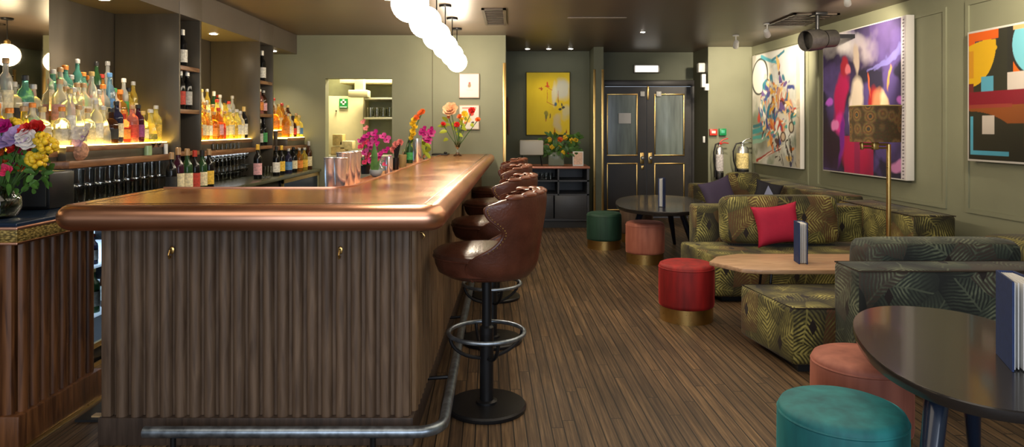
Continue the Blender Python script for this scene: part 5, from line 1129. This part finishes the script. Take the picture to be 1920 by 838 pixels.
# menus: upright blue hardback with pages fanned
BLUEC = mat('navy_book_cloth', (.012, .03, .11), .6, var=.15, scale=50, bump=.1, bscale=300)
def menu(x, y, z, h, w, rz, label, grp='blue menu books on tables', fan=.05, th=.045):
    t = thing('menu_book', label, 'menu', (x, y, z), grp); M = Matrix.Translation((x, y, z)) @ Matrix.Rotation(rz, 4, 'Z')
    MB().prism([(-w/2, -.0), (-w/2, -.006), (w/2, -fan-.006), (w/2, -fan)], 0, h, M=M).build('front_cover', BLUEC, t)
    MB().prism([(-w/2, th), (-w/2, th+.006), (w/2, th+fan+.006), (w/2, th+fan)], 0, h, M=M).build('back_cover', BLUEC, t)
    MB().box(-w/2-.004, -w/2, -.003, th+.003, 0, h, M=M).build('spine', BLUEC, t)
    mb = MB(); n = 7
    for i in range(n):
        f = i/(n-1); y0 = .004+f*(th-.008); y1 = -fan*.75+f*(th+fan*1.5); xe = w/2-.012-.006*(i % 2)
        mb.prism([(-w/2, y0), (-w/2, y0+.0025), (xe, y1+.0025), (xe, y1)], .004, h-.006, M=M)
    mb.build('pages', PAPER, t); return t
menu(1.693, 2.325, .581, .295, .20, R(-107), 'large navy menu book standing on the near black table at the right edge', fan=.02)
menu(1.93, 4.62, .471, .275, .13, R(-98), 'navy menu book standing open-paged on the pale wood table', fan=.0)
menu(1.515, 6.95, .581, .29, .11, R(-118), 'slim navy menu book standing on the far black table', fan=.005, th=.028)
# floor lamp
lx, ly = 2.775, 5.03
t = thing('floor_lamp', 'brass floor lamp with peacock-feather drum shade in front of the purple painting', 'floor lamp', (lx, ly, 0))
MB().lathe([(.14, 0), (.14, .018), (.02, .03)], (lx, ly, 0), 36).build('base', BRASS, t)
zt_ = E-(273-240)*ly/F
MB().tube([(lx, ly, .02), (lx, ly, zt_+.01)], .0155, 16).build('pole', BRASS, t)
ar = MB().tube([(lx, ly, zt_+.008), (lx-.21, ly, zt_+.012)], .010, 10).tube([(lx, ly, zt_-.018), (lx-.19, ly, zt_-.014)], .007, 10).box(lx-.205, lx-.19, ly-.015, ly+.015, zt_-.03, zt_+.025, .004).box(lx-.12, lx-.08, ly-.018, ly+.018, zt_-.03, zt_+.03, .004).build('swing_arm', BRASS, t)
def shade_mat():
    m, nt, p = nodes('peacock_feather_shade'); tc = N(nt, 'ShaderNodeTexCoord'); mp = N(nt, 'ShaderNodeMapping'); mp.inputs['Scale'].default_value = (1, 1, .8); L(nt, tc.outputs['Object'], mp.inputs[0])
    v = N(nt, 'ShaderNodeTexVoronoi'); v.inputs['Scale'].default_value = 13; v.inputs['Randomness'].default_value = .55; L(nt, mp.outputs[0], v.inputs['Vector'])
    nz = N(nt, 'ShaderNodeTexNoise'); nz.inputs['Scale'].default_value = 70; L(nt, tc.outputs['Object'], nz.inputs['Vector'])
    c = ramp(nt, v.outputs['Distance'], [(.0, (.12, .16, .10)), (.14, (.04, .03, .02)), (.22, (.30, .16, .04)), (.32, (.12, .06, .02)), (.42, (.20, .12, .04)), (.6, (.075, .045, .015))])
    c = mixc(nt, .5, c, nz.outputs[1], 'OVERLAY'); L(nt, c, p.inputs['Base Color']); p.inputs['Roughness'].default_value = .8
    return m
sa, sb = E+(240-266)*ly/F, E+(240-199)*ly/F; sx_ = lx-.10
MB().lathe([(.168, sa), (.172, sb), (.166, sb), (.162, sa)], (sx_, ly, 0), 56, cap=False).build('shade', shade_mat(), t, ang=50)
MB().lathe([(.174, sb-.004), (.178, sb), (.17, sb+.004), (.164, sb)], (sx_, ly, 0), 56, cap=False).build('shade_trim', mat('gold_braid', (.55, .42, .16), .5), t)
MB().ell((sx_, ly, (sa+sb)/2), (.03, .03, .045), seg=12).tube([(sx_, ly, zt_), (sx_, ly, (sa+sb)/2)], .01, 8).build('bulb', WHITE, t)
# fire extinguishers
def extinguisher(u, vt, vb, r, big, label):
    Y = 9.72; z0, z1 = E+(240-vb)*Y/F, E+(240-vt)*Y/F; x = (u-U0)*Y/F; h = z1-z0; t = thing('fire_extinguisher', label, 'fire extinguisher', (x, Y, z0), 'fire extinguishers on the green wall')
    MB().lathe([(r*.9, 0), (r, .02), (r, h*.70), (r*.8, h*.77), (r*.3, h*.80), (r*.3, h*.84)], (x, Y, z0), 24).build('cylinder', mat('ext_steel', (.6, .6, .57), .25, .9), t)
    MB().lathe([(r*1.01, h*.2), (r*1.01, h*.6)], (x, Y, z0), 24, cap=False).build('label', mat('ext_label_big' if big else 'ext_label', (.72, .58, .25) if big else (.6, .56, .55), .5, var=.4, scale=40), t)
    MB().lathe([(r*1.03, 0), (r*1.05, h*.16), (r*1.02, h*.165)], (x, Y, z0), 24).build('foot', BLACKM, t)
    rm = mat('ext_chrome', (.7, .7, .7), .2, 1) if big else mat('ext_red', (.5, .02, .015), .35)
    MB().box(x-.02, x+.03, Y-.015, Y+.015, z0+h*.83, z0+h*.88, .004).tube([(x, Y, z0+h*.87), (x+.05, Y, z0+h*.95), (x+.12, Y, z0+h*.98)], .009, 8).tube([(x, Y, z0+h*.85), (x+.07, Y, z0+h*.88), (x+.13, Y, z0+h*.86)], .008, 8).build('valve_handle', rm, t)
    k = .14 if big else .09
    MB().tube([(x-.01, Y-.02, z0+h*.87), (x-k*.7, Y-.03, z0+h*.84), (x-k, Y-.03, z0+h*.65), (x-k*.95, Y-.03, z0+h*.4), (x-k*.7, Y-.03, z0+h*.2)], .011, 10).build('hose', BLACKM, t)
    MB().tube([(x-k*.7, Y-.03, z0+h*.22), (x-k*.75, Y-.03, z0+h*.05)], .018, 10).build('nozzle', BLACKM, t)
    MB().box(x-.03, x+.03, Y, 9.85, z0+h*.4, z0+h*.5).build('bracket', BLACKM, t)
extinguisher(1349, 258, 336, .055, False, 'slim steel fire extinguisher with red top, left of the pair')
extinguisher(1392, 258, 330, .085, True, 'wider steel fire extinguisher with curved black hose, right of the pair')
# ceiling fittings
def vent(x0, x1, y0, y1, n, label, dirx=True):
    t = thing('ceiling_vent', label, 'ceiling vent', ((x0+x1)/2, (y0+y1)/2, CZ)); z = CZ-.002
    VM = mat('vent_brown_metal', (.075, .055, .04), .4, .3)
    MB().box(x0, x1, y0, y0+.03, z-.014, z).box(x0, x1, y1-.03, y1, z-.014, z).box(x0, x0+.03, y0, y1, z-.014, z).box(x1-.03, x1, y0, y1, z-.014, z).build('frame', VM, t)
    for i in range(n):
        y = y0+.05+(y1-y0-.1)*i/(n-1); MB().box(x0+.03, x1-.03, y-.012, y+.012, z-.012, z-.004).build('slat', VM, t)
    MB().box(x0+.02, x1-.02, y0+.02, y1-.02, z-.002, z).build('backing', DARK, t)
vent(-.30, -.06, 6.66, 7.68, 9, 'slatted ceiling vent right of the globe pendants')
vent(2.87, 3.34, 6.95, 7.75, 7, 'slatted ceiling vent near the right wall above the track spots')
solo('slot_diffuser', MB().box(.59, 1.21, 7.2, 7.26, CZ-.008, CZ-.001), mat('pale_slot', (.3, .25, .2), .4), 'long thin pale slot in the dark ceiling', 'slot diffuser')
def aimed(loc, target): return (Vector(target)-Vector(loc)).to_track_quat('-Z', 'Y').to_matrix().to_4x4()
def spot(x, y, z, tgt, label, r=.035, ln=.10, pw=40, size=60, m=None, lit=True, col=(1, .86, .66)):
    t = thing('spotlight', label, 'spotlight', (x, y, CZ)); M = Matrix.Translation((x, y, z)) @ aimed((x, y, z), tgt); m = m or WHITE
    MB().lathe([(.04, CZ-.015), (.04, CZ-.001)], (x, y, 0), 20).tube([(x, y, CZ-.01), (x, y, z+.01)], .008, 8).build('mount', m, t)
    MB().lathe([(r*.6, ln), (r*.9, ln*.8), (r, 0), (r, -ln*.3), (r*.93, -ln*.3), (r*.9, ln*.1)], seg=24, M=M, cap=False).lathe([(0.001, ln), (r*.6, ln)], seg=24, M=M, cap=False).build('lamp_head', m, t)
    MB().lathe([(.001, -ln*.05), (r*.9, -ln*.05), (r*.9, -ln*.02)], seg=24, M=M).build('lens', LAMPW if lit else BLACKM, t)
    if pw:
        ld = bpy.data.lights.new('spot_beam', 'SPOT'); ld.energy = pw; ld.spot_size = R(size); ld.spot_blend = .6; ld.color = col; ld.shadow_soft_size = .04
        lo = bpy.data.objects.new('spot_beam', ld); COL.objects.link(lo); d = (Vector(tgt)-Vector((x, y, z))).normalized(); lo.matrix_world = Matrix.Translation(Vector((x, y, z))+d*(ln*.5+.02)) @ aimed((x, y, z), tgt)
spot(2.82, 8.6, 2.42, (3.1, 9.8, 1.9), 'small bright spotlight over the fire extinguishers', pw=55, size=85)
spot(2.86, 7.65, 2.43, (3.55, 8.9, 2.0), 'small bright spotlight aimed at the pale abstract canvas', pw=75, size=80)
spot(2.9, 5.9, 2.46, (3.6, 7.1, 2.0), 'small spotlight above the floor lamp aimed at the purple canvas', pw=85, size=80, ln=.06, r=.03)
spot(3.05, 4.0, 2.46, (3.72, 5.0, 2.35), 'small spotlight above the near sofa aimed at the geometric print', pw=90, size=95, ln=.06, r=.03)
t = thing('stage_lamp', 'large dark grey cylindrical lamp hung beside the purple painting', 'stage lamp', (3.15, 6.95, CZ))
SLM = mat('gunmetal_grey', (.055, .05, .045), .38, .5, var=.2, scale=30)
cl = Vector((3.06, 6.9, 2.27)); M = Matrix.Translation(cl) @ aimed(cl, cl+Vector((-1, -.35, -.12)))
MB().lathe([(.001, .10), (.085, .10), (.105, .06), (.11, -.06), (.105, -.12), (.098, -.12), (.09, .02), (.001, .02)], seg=36, M=M, cap=False).build('lamp_body', SLM, t)
MB().lathe([(.09, .10), (.09, .24), (.001, .24)], seg=30, M=M, cap=False).lathe([(.001, -.04), (.092, -.04)], seg=30, M=M, cap=False).build('rear_housing', SLM, t)
MB().tube([(3.10, 6.93, CZ-.003), (3.10, 6.93, 2.38)], .02, 10).box(3.05, 3.17, 6.85, 7.0, CZ-.03, CZ-.002, .005).build('yoke', BLACKM, t)
MB().box(3.25, 3.55, 6.98, 7.05, 2.30, 2.34).build('wall_arm', BLACKM, t)
# ================================================================== light
def area(name, loc, rot, sx, sy, pw, col):
    ld = bpy.data.lights.new(name, 'AREA'); ld.shape = 'RECTANGLE'; ld.size = sx; ld.size_y = sy; ld.energy = pw; ld.color = col
    o = bpy.data.objects.new(name, ld); COL.objects.link(o); o.location = loc; o.rotation_euler = rot; return o
area('shop_window_daylight', (.4, -1.72, 1.5), (R(90), 0, 0), 5.6, 1.7, 95, (.80, .88, 1))
area('kitchen_strip_light', (-2.0, 9.7, 2.5), (0, 0, 0), 1.2, .3, 85, (1, .86, .55))
area('fridge_strip_light', (-2.75, 4.33, .77), (0, 0, 0), .3, 1.3, 3.5, (.6, .8, 1))
area('lounge_fill', (1.4, 4.6, 2.52), (0, 0, 0), 2.2, 4.5, 42, (1, .84, .62))  # added soft fill below the ceiling, no fitting there
area('front_fill', (-.8, 1.2, 2.52), (0, 0, 0), 3.5, 1.6, 22, (1, .86, .68))  # added fill to brighten the front of the room, no fitting modelled
for (y, l_) in ((4.9, 1.2), (6.65, 1.2)): area('under_shelf_fill', (-2.80, y, 1.118), (0, R(20), 0), .03, l_, .9, (.9, .93, 1))  # added lamps that brighten the glasses in the dark recess
w = bpy.data.worlds.new('world'); w.use_nodes = True; sc.world = w
w.node_tree.nodes['Background'].inputs[0].default_value = (.75, .85, 1, 1); w.node_tree.nodes['Background'].inputs[1].default_value = .35
# ================================================================== camera
cam = bpy.data.cameras.new('camera'); co = bpy.data.objects.new('camera', cam); COL.objects.link(co)
co.location = (0, 0, E); co.rotation_euler = (R(90), 0, 0); cam.sensor_width = 36; cam.lens = 24.0; cam.shift_x = 0; cam.shift_y = (V0-419)/1920; cam.clip_start = .05
sc.camera = co
sc.view_settings.view_transform = 'Standard'; sc.view_settings.look = 'None'; sc.view_settings.exposure = 0.5
sc.cycles.use_denoising = True; sc.cycles.max_bounces = 10; sc.cycles.transmission_bounces = 8; sc.cycles.glossy_bounces = 5; sc.cycles.diffuse_bounces = 4
sc.cycles.sample_clamp_indirect = 6; sc.cycles.caustics_refractive = False; sc.cycles.caustics_reflective = False
